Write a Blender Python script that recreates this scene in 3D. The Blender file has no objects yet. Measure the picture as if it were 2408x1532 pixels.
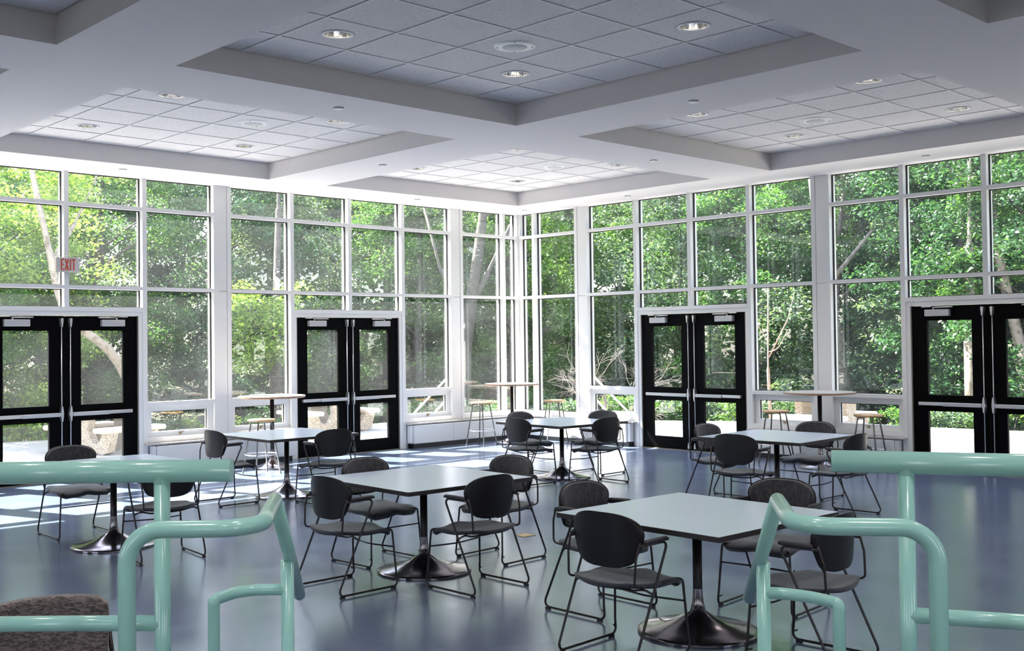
import bpy, bmesh, math, random
import numpy as np
from mathutils import Vector, Matrix

sc = bpy.context.scene
COL = sc.collection
PI = math.pi

# ------------------------------------------------------------------ camera
cam_d = bpy.data.cameras.new('camera'); cam = bpy.data.objects.new('camera', cam_d); COL.objects.link(cam)
fw = Vector((0.6787602, 0.73408729, 0.02001115)); rt = Vector((0.7343433, -0.67867643, -0.01175663)); up = rt.cross(fw)
M = Matrix(((rt.x, up.x, -fw.x, -12.5155), (rt.y, up.y, -fw.y, -12.5372), (rt.z, up.z, -fw.z, 1.5886), (0, 0, 0, 1)))
cam.matrix_world = M
cam_d.sensor_fit = 'HORIZONTAL'; cam_d.sensor_width = 36.0
cam_d.lens = 36.0 * 2553.885 / 2408.0
cam_d.shift_x = 80.6 / 2408.0; cam_d.shift_y = -16.7 / 2408.0
cam_d.clip_start = 0.05; cam_d.clip_end = 400
sc.camera = cam

# ------------------------------------------------------------------ sky, sun, exposure
world = bpy.data.worlds.new('world'); sc.world = world; world.use_nodes = True
wn = world.node_tree.nodes; wl = world.node_tree.links; wn.clear()
wo = wn.new('ShaderNodeOutputWorld'); wb = wn.new('ShaderNodeBackground'); sky = wn.new('ShaderNodeTexSky')
sky.sky_type = 'NISHITA'; sky.sun_disc = False; sky.sun_elevation = math.radians(49); sky.sun_rotation = math.radians(-20)
sky.air_density = 1.2; sky.dust_density = 0.8; sky.ozone_density = 2.0
hsv = wn.new('ShaderNodeHueSaturation'); hsv.inputs['Saturation'].default_value = 0.55
wmx = wn.new('ShaderNodeMixRGB'); wmx.blend_type = 'MULTIPLY'; wmx.inputs[0].default_value = 1.0; wmx.inputs[2].default_value = (1.0, 0.93, 0.99, 1)
wl.new(sky.outputs[0], hsv.inputs['Color']); wl.new(hsv.outputs[0], wmx.inputs[1]); wl.new(wmx.outputs[0], wb.inputs[0]); wb.inputs[1].default_value = 0.46
wl.new(wb.outputs[0], wo.inputs[0])

sun_d = bpy.data.lights.new('sun', 'SUN'); sun_d.energy = 15.0; sun_d.angle = math.radians(0.6); sun_d.color = (1.0, 0.92, 0.84)
sun = bpy.data.objects.new('sun', sun_d); COL.objects.link(sun)
sun.rotation_euler = Vector((0.30, -0.83, -1.0)).to_track_quat('-Z', 'Y').to_euler()
sun.location = (-6, 20, 26)

FILL_W = 9.5    # watts of the fill spot added inside each downlight
vs = sc.view_settings
vs.view_transform = 'Standard'; vs.look = 'None'; vs.gamma = 1.0; vs.use_curve_mapping = False
vs.exposure = 1.95
cy = sc.cycles
cy.max_bounces = 8; cy.diffuse_bounces = 4; cy.glossy_bounces = 4; cy.transmission_bounces = 4; cy.transparent_max_bounces = 16
cy.sample_clamp_indirect = 6.0; cy.use_denoising = True; cy.caustics_reflective = False; cy.caustics_refractive = False

# ------------------------------------------------------------------ materials
MATS = {}
def mat(name, col, rough=0.5, metal=0.0, spec=0.5, coat=0.0, noise=None, bump=None, sheen=0.0, var=None):
    m = bpy.data.materials.new(name); m.use_nodes = True
    nt = m.node_tree; b = nt.nodes['Principled BSDF']
    b.inputs['Base Color'].default_value = (*col, 1); b.inputs['Roughness'].default_value = rough
    b.inputs['Metallic'].default_value = metal; b.inputs['Specular IOR Level'].default_value = spec
    b.inputs['Coat Weight'].default_value = coat; b.inputs['Sheen Weight'].default_value = sheen
    tc = nt.nodes.new('ShaderNodeTexCoord')
    if noise:   # (scale, second colour, lo, hi)
        n = nt.nodes.new('ShaderNodeTexNoise'); n.inputs['Scale'].default_value = noise[0]; n.inputs['Detail'].default_value = 6
        r = nt.nodes.new('ShaderNodeValToRGB')
        r.color_ramp.elements[0].position = noise[2]; r.color_ramp.elements[1].position = noise[3]
        r.color_ramp.elements[0].color = (*noise[1], 1); r.color_ramp.elements[1].color = (*col, 1)
        nt.links.new(tc.outputs['Object'], n.inputs['Vector']); nt.links.new(n.outputs['Fac'], r.inputs[0])
        nt.links.new(r.outputs[0], b.inputs['Base Color'])
    if bump:    # (scale, strength)
        n = nt.nodes.new('ShaderNodeTexNoise'); n.inputs['Scale'].default_value = bump[0]; n.inputs['Detail'].default_value = 4
        bp = nt.nodes.new('ShaderNodeBump'); bp.inputs['Strength'].default_value = bump[1]; bp.inputs['Distance'].default_value = 0.01
        nt.links.new(tc.outputs['Object'], n.inputs['Vector']); nt.links.new(n.outputs['Fac'], bp.inputs['Height'])
        nt.links.new(bp.outputs[0], b.inputs['Normal'])
    MATS[name] = m
    return m

mat('white_frame', (0.78, 0.78, 0.77), 0.35)
mat('white_panel', (0.76, 0.765, 0.77), 0.45)
mat('gasket', (0.012, 0.011, 0.010), 0.6)
mat('soffit', (0.74, 0.71, 0.70), 0.75)
mat('tile', (0.80, 0.77, 0.75), 0.9, noise=(55, (0.63, 0.605, 0.59), 0.34, 0.44))
mat('grid', (0.83, 0.83, 0.82), 0.5)
mat('grid_gap', (0.10, 0.10, 0.10), 0.9)
mat('black_door', (0.0015, 0.0015, 0.002), 0.5, spec=0.05)
mat('aluminium', (0.62, 0.62, 0.64), 0.32, metal=0.85)
mat('satin_cover', (0.50, 0.50, 0.52), 0.45, metal=0.3)
mat('jamb_metal', (0.30, 0.28, 0.25), 0.4, metal=0.6)
mat('heater', (0.74, 0.75, 0.75), 0.42)
mat('sill_board', (0.50, 0.48, 0.47), 0.25)
mat('black_base', (0.010, 0.010, 0.011), 0.45)
mat('brass', (0.35, 0.24, 0.11), 0.35, metal=0.9)
mat('laminate', (0.58, 0.67, 0.82), 0.20, spec=0.9, noise=(3, (0.56, 0.65, 0.80), 0.3, 0.7))
_p = MATS['laminate'].node_tree.nodes['Principled BSDF']; _p.inputs['IOR'].default_value = 1.8; _p.inputs['Specular Tint'].default_value = (0.85, 0.93, 1.0, 1)
mat('edge_band', (0.030, 0.024, 0.024), 0.45)
mat('pole_black', (0.020, 0.016, 0.018), 0.28, metal=0.4)
mat('base_bronze', (0.24, 0.215, 0.225), 0.17, metal=0.95)
mat('chair_rod', (0.022, 0.017, 0.018), 0.30, spec=0.4)
mat('chair_shell', (0.010, 0.009, 0.011), 0.36, spec=0.3)
mat('chair_pad', (0.026, 0.025, 0.030), 0.5)
mat('rubber', (0.02, 0.02, 0.02), 0.6)
mat('wood', (0.62, 0.40, 0.19), 0.38, noise=(9, (0.48, 0.28, 0.12), 0.3, 0.7))
mat('wood_edge', (0.30, 0.19, 0.12), 0.4)
mat('beige_top', (0.52, 0.47, 0.45), 0.28)
mat('stool_steel', (0.20, 0.185, 0.165), 0.3, metal=0.8)
mat('rail_paint', (0.36, 0.66, 0.60), 0.2, spec=0.6, noise=(14, (0.35, 0.645, 0.585), 0.3, 0.7))
mat('reflector', (0.86, 0.84, 0.80), 0.12, metal=1.0)
mat('lens_glass', (0.85, 0.85, 0.85), 0.2, spec=0.8)
mat('flange', (0.84, 0.84, 0.82), 0.4)
mat('speaker_grille', (0.60, 0.60, 0.595), 0.6)
mat('sign_face', (0.62, 0.60, 0.59), 0.45)
mat('sign_side', (0.10, 0.09, 0.085), 0.5)
mat('sign_red', (0.62, 0.075, 0.03), 0.5)
mat('patio', (0.36, 0.35, 0.33), 0.85, noise=(2.5, (0.32, 0.31, 0.295), 0.3, 0.7), bump=(60, 0.15))
mat('cast_stone', (0.56, 0.48, 0.41), 0.8, noise=(30, (0.50, 0.42, 0.35), 0.3, 0.7))
mat('aggregate', (0.42, 0.37, 0.31), 0.9, noise=(70, (0.16, 0.13, 0.10), 0.38, 0.52), bump=(80, 0.5))
mat('white_rail', (0.78, 0.78, 0.78), 0.4)
mat('earth', (0.085, 0.075, 0.04), 0.95, noise=(2.0, (0.05, 0.075, 0.025), 0.35, 0.6), bump=(8, 0.6))
mat('wall_paint', (0.34, 0.33, 0.34), 0.8)
mat('carpet_step', (0.035, 0.035, 0.04), 0.9)
mat('bark_dark', (0.07, 0.062, 0.052), 0.9, noise=(14, (0.035, 0.03, 0.024), 0.35, 0.6), bump=(25, 0.8))
mat('bark_grey', (0.13, 0.12, 0.10), 0.9, noise=(11, (0.07, 0.062, 0.052), 0.35, 0.6), bump=(22, 0.7))
mat('bark_pale', (0.25, 0.215, 0.17), 0.8, noise=(9, (0.13, 0.10, 0.07), 0.36, 0.5), bump=(12, 0.4))
mat('bark_brownish', (0.22, 0.16, 0.12), 0.8)
mat('bark_brown', (0.062, 0.058, 0.046), 0.9, noise=(11, (0.05, 0.045, 0.038), 0.35, 0.6), bump=(22, 0.7))
mat('twig', (0.11, 0.095, 0.085), 0.8)
mat('cover_plate', (0.12, 0.12, 0.12), 0.5)

# floor: dark blue-grey resilient floor with a waxed, streaky shine
m = mat('floor_wax', (0.15, 0.175, 0.205), 0.2, spec=0.5)
m.node_tree.nodes['Principled BSDF'].inputs['IOR'].default_value = 2.9; m.node_tree.nodes['Principled BSDF'].inputs['Specular Tint'].default_value = (0.80, 0.89, 1.0, 1)
nt = m.node_tree; b = nt.nodes['Principled BSDF']; tc = nt.nodes.new('ShaderNodeTexCoord')
n1 = nt.nodes.new('ShaderNodeTexNoise'); n1.inputs['Scale'].default_value = 0.9; n1.inputs['Detail'].default_value = 3
r1 = nt.nodes.new('ShaderNodeValToRGB'); r1.color_ramp.elements[0].position = .3; r1.color_ramp.elements[1].position = .7
r1.color_ramp.elements[0].color = (0.100, 0.130, 0.205, 1); r1.color_ramp.elements[1].color = (0.115, 0.148, 0.228, 1)
n2 = nt.nodes.new('ShaderNodeTexNoise'); n2.inputs['Scale'].default_value = 3; n2.inputs['Detail'].default_value = 4
mr = nt.nodes.new('ShaderNodeMapRange'); mr.inputs[1].default_value = .3; mr.inputs[2].default_value = .7; mr.inputs[3].default_value = .17; mr.inputs[4].default_value = .23
for n in (n1, n2): nt.links.new(tc.outputs['Object'], n.inputs['Vector'])
nt.links.new(n1.outputs['Fac'], r1.inputs[0]); nt.links.new(r1.outputs[0], b.inputs['Base Color'])
nt.links.new(n2.outputs['Fac'], mr.inputs[0]); nt.links.new(mr.outputs[0], b.inputs['Roughness'])
MATS['floor_wax'] = m

# charcoal woven upholstery with a small leaf-like figure
def fabric(name, dark, light, sx=24, sz=90):
    m = mat(name, dark, 0.75, sheen=0.35)
    nt = m.node_tree; b = nt.nodes['Principled BSDF']; tc = nt.nodes.new('ShaderNodeTexCoord')
    mp = nt.nodes.new('ShaderNodeMapping'); mp.inputs['Scale'].default_value = (sz, sz, sx)
    n = nt.nodes.new('ShaderNodeTexNoise'); n.inputs['Scale'].default_value = 1.0; n.inputs['Detail'].default_value = 3; n.inputs['Distortion'].default_value = 1.2
    r = nt.nodes.new('ShaderNodeValToRGB'); r.color_ramp.elements[0].position = .44; r.color_ramp.elements[1].position = .58
    r.color_ramp.elements[0].color = (*dark, 1); r.color_ramp.elements[1].color = (*light, 1)
    nt.links.new(tc.outputs['Object'], mp.inputs[0]); nt.links.new(mp.outputs[0], n.inputs['Vector'])
    nt.links.new(n.outputs['Fac'], r.inputs[0]); nt.links.new(r.outputs[0], b.inputs['Base Color'])
fabric('seat_cloth', (0.018, 0.022, 0.034), (0.026, 0.031, 0.045))
fabric('back_cloth', (0.022, 0.021, 0.024), (0.058, 0.053, 0.058))
fabric('brown_cloth', (0.045, 0.034, 0.034), (0.17, 0.135, 0.13), 130, 42)

# window glass: clear, mirror-like towards grazing view
m = bpy.data.materials.new('glass'); m.use_nodes = True; nt = m.node_tree; nt.nodes.clear()
out = nt.nodes.new('ShaderNodeOutputMaterial'); mix = nt.nodes.new('ShaderNodeMixShader')
tr = nt.nodes.new('ShaderNodeBsdfTransparent'); tr.inputs[0].default_value = (0.95, 0.975, 0.965, 1)
gl = nt.nodes.new('ShaderNodeBsdfGlossy'); gl.inputs['Roughness'].default_value = 0.0; gl.inputs[0].default_value = (0.95, 0.98, 1.0, 1)
lw = nt.nodes.new('ShaderNodeLayerWeight'); lw.inputs[0].default_value = 0.5
pw = nt.nodes.new('ShaderNodeMath'); pw.operation = 'POWER'; pw.inputs[1].default_value = 5
ma = nt.nodes.new('ShaderNodeMath'); ma.operation = 'MULTIPLY_ADD'; ma.inputs[1].default_value = 0.9; ma.inputs[2].default_value = 0.045
nt.links.new(lw.outputs['Facing'], pw.inputs[0]); nt.links.new(pw.outputs[0], ma.inputs[0]); nt.links.new(ma.outputs[0], mix.inputs[0])
nt.links.new(tr.outputs[0], mix.inputs[1]); nt.links.new(gl.outputs[0], mix.inputs[2]); nt.links.new(mix.outputs[0], out.inputs[0])
df = nt.nodes.new('ShaderNodeBsdfTranslucent'); df.inputs[0].default_value = (0.9, 0.95, 1.0, 1)      # pale veil imitating glare haze over the panes
tcg = nt.nodes.new('ShaderNodeTexCoord'); ng = nt.nodes.new('ShaderNodeTexNoise'); ng.inputs['Scale'].default_value = 0.9; ng.inputs['Detail'].default_value = 3
mg = nt.nodes.new('ShaderNodeMapRange'); mg.inputs[1].default_value = .35; mg.inputs[2].default_value = .65; mg.inputs[3].default_value = 0.002; mg.inputs[4].default_value = 0.008
mx2 = nt.nodes.new('ShaderNodeMixShader'); nt.links.new(tcg.outputs['Object'], ng.inputs['Vector']); nt.links.new(ng.outputs['Fac'], mg.inputs[0])
nt.links.new(mg.outputs[0], mx2.inputs[0]); nt.links.new(mix.outputs[0], mx2.inputs[1]); nt.links.new(df.outputs[0], mx2.inputs[2]); nt.links.new(mx2.outputs[0], out.inputs[0])
MATS['glass'] = m

# leaves: thin, partly translucent
def leaf_mat(name, c1, c2, c3, tl):
    m = bpy.data.materials.new(name); m.use_nodes = True; nt = m.node_tree; nt.nodes.clear()
    out = nt.nodes.new('ShaderNodeOutputMaterial')
    geo = nt.nodes.new('ShaderNodeNewGeometry')
    ramp = nt.nodes.new('ShaderNodeValToRGB'); e = ramp.color_ramp.elements
    e[0].color = (*c1, 1); e[1].color = (*c3, 1); k = e.new(0.5); k.color = (*c2, 1)
    oi = nt.nodes.new('ShaderNodeObjectInfo')
    hs = nt.nodes.new('ShaderNodeHueSaturation'); hs.inputs['Saturation'].default_value = 1.0
    mh = nt.nodes.new('ShaderNodeMapRange'); mh.inputs[3].default_value = 0.485; mh.inputs[4].default_value = 0.515
    nt.links.new(oi.outputs['Random'], mh.inputs[0]); nt.links.new(mh.outputs[0], hs.inputs['Hue'])
    nt.links.new(geo.outputs['Random Per Island'], ramp.inputs[0]); nt.links.new(ramp.outputs[0], hs.inputs['Color'])
    pb = nt.nodes.new('ShaderNodeBsdfPrincipled'); pb.inputs['Roughness'].default_value = 0.42; pb.inputs['Specular IOR Level'].default_value = 0.5
    tb = nt.nodes.new('ShaderNodeBsdfTranslucent')
    bright = nt.nodes.new('ShaderNodeMixRGB'); bright.blend_type = 'MULTIPLY'; bright.inputs[0].default_value = 1; bright.inputs[2].default_value = (1.5, 1.5, 0.7, 1)
    mix = nt.nodes.new('ShaderNodeMixShader'); mix.inputs[0].default_value = tl
    nt.links.new(hs.outputs[0], pb.inputs['Base Color']); nt.links.new(hs.outputs[0], bright.inputs[1]); nt.links.new(bright.outputs[0], tb.inputs[0])
    nt.links.new(pb.outputs[0], mix.inputs[1]); nt.links.new(tb.outputs[0], mix.inputs[2]); nt.links.new(mix.outputs[0], out.inputs[0])
    MATS[name] = m
leaf_mat('leaf_mid', (0.024, 0.072, 0.016), (0.060, 0.145, 0.036), (0.13, 0.235, 0.07), 0.42)
leaf_mat('leaf_yellow', (0.10, 0.19, 0.035), (0.20, 0.30, 0.065), (0.33, 0.40, 0.13), 0.5)
leaf_mat('leaf_dark', (0.011, 0.040, 0.015), (0.024, 0.078, 0.030), (0.065, 0.15, 0.060), 0.32)
leaf_mat('leaf_grey', (0.028, 0.065, 0.032), (0.065, 0.12, 0.062), (0.15, 0.22, 0.125), 0.36)

# ------------------------------------------------------------------ helpers
def tag(o, label=None, cat=None, group=None, kind=None):
    if label: o['label'] = label
    if cat: o['category'] = cat
    if group: o['group'] = group
    if kind: o['kind'] = kind
    return o

def empty(name, loc=(0, 0, 0), rz=0.0, parent=None):
    o = bpy.data.objects.new(name, None); COL.objects.link(o); o.location = loc; o.rotation_euler = (0, 0, rz)
    o.empty_display_size = 0.1
    if parent: o.parent = parent
    return o

class MB:
    def __init__(s): s.v = []; s.f = []; s.sm = []
    def add(s, vs, fs, smooth=False):
        n = len(s.v); s.v += [tuple(p) for p in vs]; s.f += [tuple(i + n for i in f) for f in fs]; s.sm += [smooth] * len(fs)
    def box(s, x0, x1, y0, y1, z0, z1, T=None):
        vs = [(x, y, z) for x in (x0, x1) for y in (y0, y1) for z in (z0, z1)]
        if T: vs = [T(*p) for p in vs]
        s.add(vs, [(0, 1, 3, 2), (4, 6, 7, 5), (0, 4, 5, 1), (2, 3, 7, 6), (0, 2, 6, 4), (1, 5, 7, 3)])
    def bbox(s, x0, x1, y0, y1, z0, z1, b=0.004, T=None):   # box with chamfered edges
        xs = (x0, x1); ys = (y0, y1); zs = (z0, z1); vs = []; idx = {}
        for i in (0, 1):
            for j in (0, 1):
                for k in (0, 1):
                    sx, sy, sz = (1, -1)[i], (1, -1)[j], (1, -1)[k]
                    c = (xs[i], ys[j], zs[k])
                    for a, q in enumerate(((0, sy * b, sz * b), (sx * b, 0, sz * b), (sx * b, sy * b, 0))):
                        idx[(i, j, k, a)] = len(vs); vs.append((c[0] + q[0], c[1] + q[1], c[2] + q[2]))
        fs = []
        for i in (0, 1): fs.append(tuple(idx[(i, j, k, 0)] for j, k in ((0, 0), (1, 0), (1, 1), (0, 1))))
        for j in (0, 1): fs.append(tuple(idx[(i, j, k, 1)] for i, k in ((0, 0), (1, 0), (1, 1), (0, 1))))
        for k in (0, 1): fs.append(tuple(idx[(i, j, k, 2)] for i, j in ((0, 0), (1, 0), (1, 1), (0, 1))))
        for i in (0, 1):
            for j in (0, 1): fs.append((idx[(i, j, 0, 0)], idx[(i, j, 1, 0)], idx[(i, j, 1, 1)], idx[(i, j, 0, 1)]))
            for k in (0, 1): fs.append((idx[(i, 0, k, 0)], idx[(i, 1, k, 0)], idx[(i, 1, k, 2)], idx[(i, 0, k, 2)]))
        for j in (0, 1):
            for k in (0, 1): fs.append((idx[(0, j, k, 1)], idx[(1, j, k, 1)], idx[(1, j, k, 2)], idx[(0, j, k, 2)]))
        for i in (0, 1):
            for j in (0, 1):
                for k in (0, 1): fs.append((idx[(i, j, k, 0)], idx[(i, j, k, 1)], idx[(i, j, k, 2)]))
        if T: vs = [T(*p) for p in vs]
        s.add(vs, fs)
    def tube(s, pts, r, seg=8, caps=True, T=None):
        pts = [Vector(p) for p in pts]; n = len(pts)
        rr = r if isinstance(r, (list, tuple)) else [r] * n
        tang = []
        for i in range(n):
            a = pts[max(i - 1, 0)]; c = pts[min(i + 1, n - 1)]
            d1 = (pts[i] - a); d2 = (c - pts[i])
            d = (d1.normalized() if d1.length > 1e-9 else Vector()) + (d2.normalized() if d2.length > 1e-9 else Vector())
            tang.append(d.normalized())
        ref = Vector((0, 0, 1)) if abs(tang[0].z) < 0.9 else Vector((1, 0, 0))
        nrm = (ref - tang[0] * ref.dot(tang[0])).normalized(); vs = []
        for i in range(n):
            nrm = (nrm - tang[i] * nrm.dot(tang[i])).normalized(); bn = tang[i].cross(nrm)
            for k in range(seg):
                a = 2 * PI * k / seg; vs.append(pts[i] + (nrm * math.cos(a) + bn * math.sin(a)) * rr[i])
        fs = [(i * seg + k, i * seg + (k + 1) % seg, (i + 1) * seg + (k + 1) % seg, (i + 1) * seg + k) for i in range(n - 1) for k in range(seg)]
        if T: vs = [Vector(T(*p)) for p in vs]
        s.add(vs, fs, True)
        if caps:
            s.add(vs[:seg], [tuple(range(seg))[::-1]]); s.add(vs[-seg:], [tuple(range(seg))])
    def lathe(s, prof, seg=32, c=(0, 0, 0), smooth=True):
        vs = []; fs = []
        for r, z in prof:
            for k in range(seg):
                a = 2 * PI * k / seg; vs.append((c[0] + r * math.cos(a), c[1] + r * math.sin(a), c[2] + z))
        for i in range(len(prof) - 1):
            for k in range(seg): fs.append((i * seg + k, i * seg + (k + 1) % seg, (i + 1) * seg + (k + 1) % seg, (i + 1) * seg + k))
        s.add(vs, fs, smooth)
    def disc(s, r, z, seg=32, c=(0, 0, 0)):
        s.add([(c[0] + r * math.cos(2 * PI * k / seg), c[1] + r * math.sin(2 * PI * k / seg), c[2] + z) for k in range(seg)], [tuple(range(seg))])
    def prism(s, poly, z0, z1, T=None):
        n = len(poly); vs = [(x, y, z0) for x, y in poly] + [(x, y, z1) for x, y in poly]
        if T: vs = [T(*p) for p in vs]
        s.add(vs, [tuple(range(n))[::-1], tuple(range(n, 2 * n))] + [(i, (i + 1) % n, n + (i + 1) % n, n + i) for i in range(n)])
    def build(s, name, m, parent=None, recalc=True):
        me = bpy.data.meshes.new(name); me.from_pydata(s.v, [], s.f)
        me.polygons.foreach_set('use_smooth', s.sm)
        if recalc:
            bm = bmesh.new(); bm.from_mesh(me)
            bmesh.ops.remove_doubles(bm, verts=bm.verts, dist=1e-5)
            bmesh.ops.recalc_face_normals(bm, faces=bm.faces); bm.to_mesh(me); bm.free()
        me.materials.append(MATS[m]); o = bpy.data.objects.new(name, me); COL.objects.link(o)
        if parent: o.parent = parent
        return o

def fillet(pts, rad, n=6):
    """polyline with rounded corners; rad = one radius or one per inner corner"""
    pts = [Vector(p) for p in pts]; out = [pts[0]]
    for i in range(1, len(pts) - 1):
        r = rad[i - 1] if isinstance(rad, (list, tuple)) else rad
        a, b, c = pts[i - 1], pts[i], pts[i + 1]; u = (a - b).normalized(); v = (c - b).normalized()
        th = u.angle(v)
        if r <= 0 or th > PI - 0.02: out.append(b); continue
        t = min(r / math.tan(th / 2), (a - b).length * 0.49, (c - b).length * 0.49); r2 = t * math.tan(th / 2)
        cen = b + (u + v).normalized() * (r2 / math.sin(th / 2)); p0 = b + u * t; p1 = b + v * t
        e0 = p0 - cen; e1 = p1 - cen; ang = e0.angle(e1)
        for k in range(n + 1):
            f = k / n; out.append(cen + (e0 * math.sin((1 - f) * ang) + e1 * math.sin(f * ang)) / math.sin(ang))
    out.append(pts[-1]); return out

def copy_tree(o, parent=None):
    c = o.copy(); COL.objects.link(c); c.parent = parent
    for ch in o.children: copy_tree(ch, c)
    return c

def WL(s, o, z): return (-s, o, z)      # left glass wall: s = distance from the corner, o = outward
def WR(s, o, z): return (o, -s, z)      # right glass wall

# ------------------------------------------------------------------ structure: floor, walls, ceiling
H = 3.625
f = MB(); f.box(-17.5, 0.08, -17.5, 0.08, -0.12, 0.0); o = f.build('floor', 'floor_wax')
tag(o, 'dark blue-grey waxed floor mirroring the windows', 'floor', kind='structure')

# raised landing the photographer stands on, with two steps down between the railings
ld = Vector((-0.72, -0.694, 0)).normalized(); lr = Vector((ld.y, -ld.x, 0))
def LT(x, y, z): p = Vector((-10.47, -10.52, 0)) + lr * x + ld * y; return (p.x, p.y, z)
f = MB(); f.box(-4.2, 4.2, 0.05, 4.6, 0.0, 0.30, T=LT); tag(f.build('floor_landing', 'carpet_step'), 'raised landing behind the green railings', 'floor', kind='structure')
f = MB(); f.box(-0.72, 0.72, -0.28, 0.05, 0.0, 0.15, T=LT); tag(f.build('trim_step', 'carpet_step'), 'low step down from the landing between the green railings', 'step', kind='structure')

# far sides of the pavilion behind the photographer: unseen painted walls, windows added to light the foreground
REARW = (2.6, 7.0, 11.4, 15.7)
for nm, T_ in (('west', lambda a, o, z: (-17.5 - o, -a, z)), ('south', lambda a, o, z: (-a, -17.5 - o, z))):
    bk = MB(); bk.box(-0.15, 17.6, 0, 0.15, 0, 0.8, T=T_); bk.box(-0.15, 17.6, 0, 0.15, 2.9, H + 0.3, T=T_)
    q0 = -0.15
    for q in REARW: bk.box(q0, q - 0.55, 0, 0.15, 0.8, 2.9, T=T_); q0 = q + 0.55
    bk.box(q0, 17.6, 0, 0.15, 0.8, 2.9, T=T_)
    wl_ = bk.build('wall_' + nm, 'wall_paint'); tag(wl_, 'unseen rear wall with four windows added for light on the %s side of the room' % nm, 'wall', kind='structure')
    g = MB(); g.box(0, 17.5, 0.08, 0.088, 0.8, 2.9, T=T_); g.build('glass', 'glass', wl_)

CC = [-2.61, -6.995, -11.38, -15.765]; HS = 1.755; ZT = 3.83
c = MB()
def slab(x0, x1, y0, y1, z0=H, z1=ZT + 0.12): c.box(x0, x1, y0, y1, z0, z1)
edges = [0.14]
for q in CC: edges += [q + HS, q - HS]
edges.append(-17.5)
for i in range(0, len(edges) - 1, 2): slab(edges[i + 1], edges[i], -17.5, 0.14)            # beams along y
for q in CC:
    for i in range(0, len(edges) - 1, 2): slab(q - HS, q + HS, edges[i + 1], edges[i])       # beams along x
ceil = c.build('ceiling', 'soffit'); tag(ceil, 'pale plaster ceiling beams framing square recessed bays', 'ceiling', kind='structure')
tl = MB(); gr = MB(); gg = MB(); G = 0.6075
for cx in CC:
    for cyy in CC:
        lx = [cx - HS] + [cx + k * G for k in (-2, -1, 0, 1, 2)] + [cx + HS]
        ly = [cyy - HS] + [cyy + k * G for k in (-2, -1, 0, 1, 2)] + [cyy + HS]
        for i in range(6):
            for j in range(6):
                x0, x1, y0, y1 = lx[i] + (0.013 if i else 0), lx[i + 1] - 0.013, ly[j] + (0.013 if j else 0), ly[j + 1] - 0.013
                if i in (1, 4) and j in (1, 4):      # tile with a round opening for a downlight
                    hx, hy = cx + (i - 2.5) / 1.5 * 0.9113, cyy + (j - 2.5) / 1.5 * 0.9113; vs_ = []
                    for k in range(32):
                        a = 2 * PI * k / 32 + PI / 4; ca, sa = math.cos(a), math.sin(a)
                        tt = min(((x1 if ca > 0 else x0) - hx) / ca if abs(ca) > 1e-6 else 9, ((y1 if sa > 0 else y0) - hy) / sa if abs(sa) > 1e-6 else 9)
                        vs_ += [(hx + ca * tt, hy + sa * tt, ZT), (hx + ca * 0.098, hy + sa * 0.098, ZT), (hx + ca * 0.098, hy + sa * 0.098, ZT + 0.02)]
                    tl.add(vs_, [(3 * k, 3 * k + 1, 3 * ((k + 1) % 32) + 1, 3 * ((k + 1) % 32)) for k in range(32)] + [(3 * k + 1, 3 * k + 2, 3 * ((k + 1) % 32) + 2, 3 * ((k + 1) % 32) + 1) for k in range(32)])
                else: tl.box(x0, x1, y0, y1, ZT, ZT + 0.02)
        for k in (-2, -1, 0, 1, 2):
            gg.box(cx + k * G - 0.014, cx + k * G + 0.014, cyy - HS, cyy + HS, ZT + 0.012, ZT + 0.03)
            gg.box(cx - HS, cx + HS, cyy + k * G - 0.014, cyy + k * G + 0.014, ZT + 0.012, ZT + 0.03)
            gr.box(cx + k * G - 0.006, cx + k * G + 0.006, cyy - HS, cyy + HS, ZT - 0.006, ZT + 0.012)
            gr.box(cx - HS, cx + HS, cyy + k * G - 0.006, cyy + k * G + 0.006, ZT - 0.0055, ZT + 0.012)
tl.build('acoustic_tiles', 'tile', ceil, recalc=True); gr.build('ceiling_grid', 'grid', ceil); gg.build('tile_backing', 'grid_gap', ceil)
rf = MB(); rf.box(-17.6, 0.5, -17.6, 0.5, ZT + 0.125, ZT + 0.4); tag(rf.build('ceiling_deck', 'wall_paint'), 'roof deck above the ceiling', 'roof', kind='structure')

# ------------------------------------------------------------------ glass walls
MUL = [0.33, 1.25, 1.445, 2.415, 3.38, 4.345, 5.31, 5.505, 6.475, 7.443, 8.41, 9.375, 9.57, 10.54]
FW = 0.029   # half width of a mullion face
T_TOP = (3.225, 3.27); T_MID = (2.246, 2.29); T_SILL = (0.827, 0.872); T_HEAD = (1.985, 2.036)
DOORS = [(2.415, 3.38, 4.345), (6.475, 7.443, 8.41)]
BAYS = [(0.03, 0.33, 'corner'), (0.33, 1.25, 'corner'), (1.445, 2.415, 'hopper'), (2.415, 3.38, 'over'), (3.38, 4.345, 'over'),
        (4.345, 5.31, 'hopper'), (5.505, 6.475, 'hopper'), (6.475, 7.443, 'over'), (7.443, 8.41, 'over'), (8.41, 9.375, 'hopper'), (9.57, 10.54, 'hopper')]
DEP = 0.075   # interior depth of the mullions in front of the glass
wnum = 0
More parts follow.
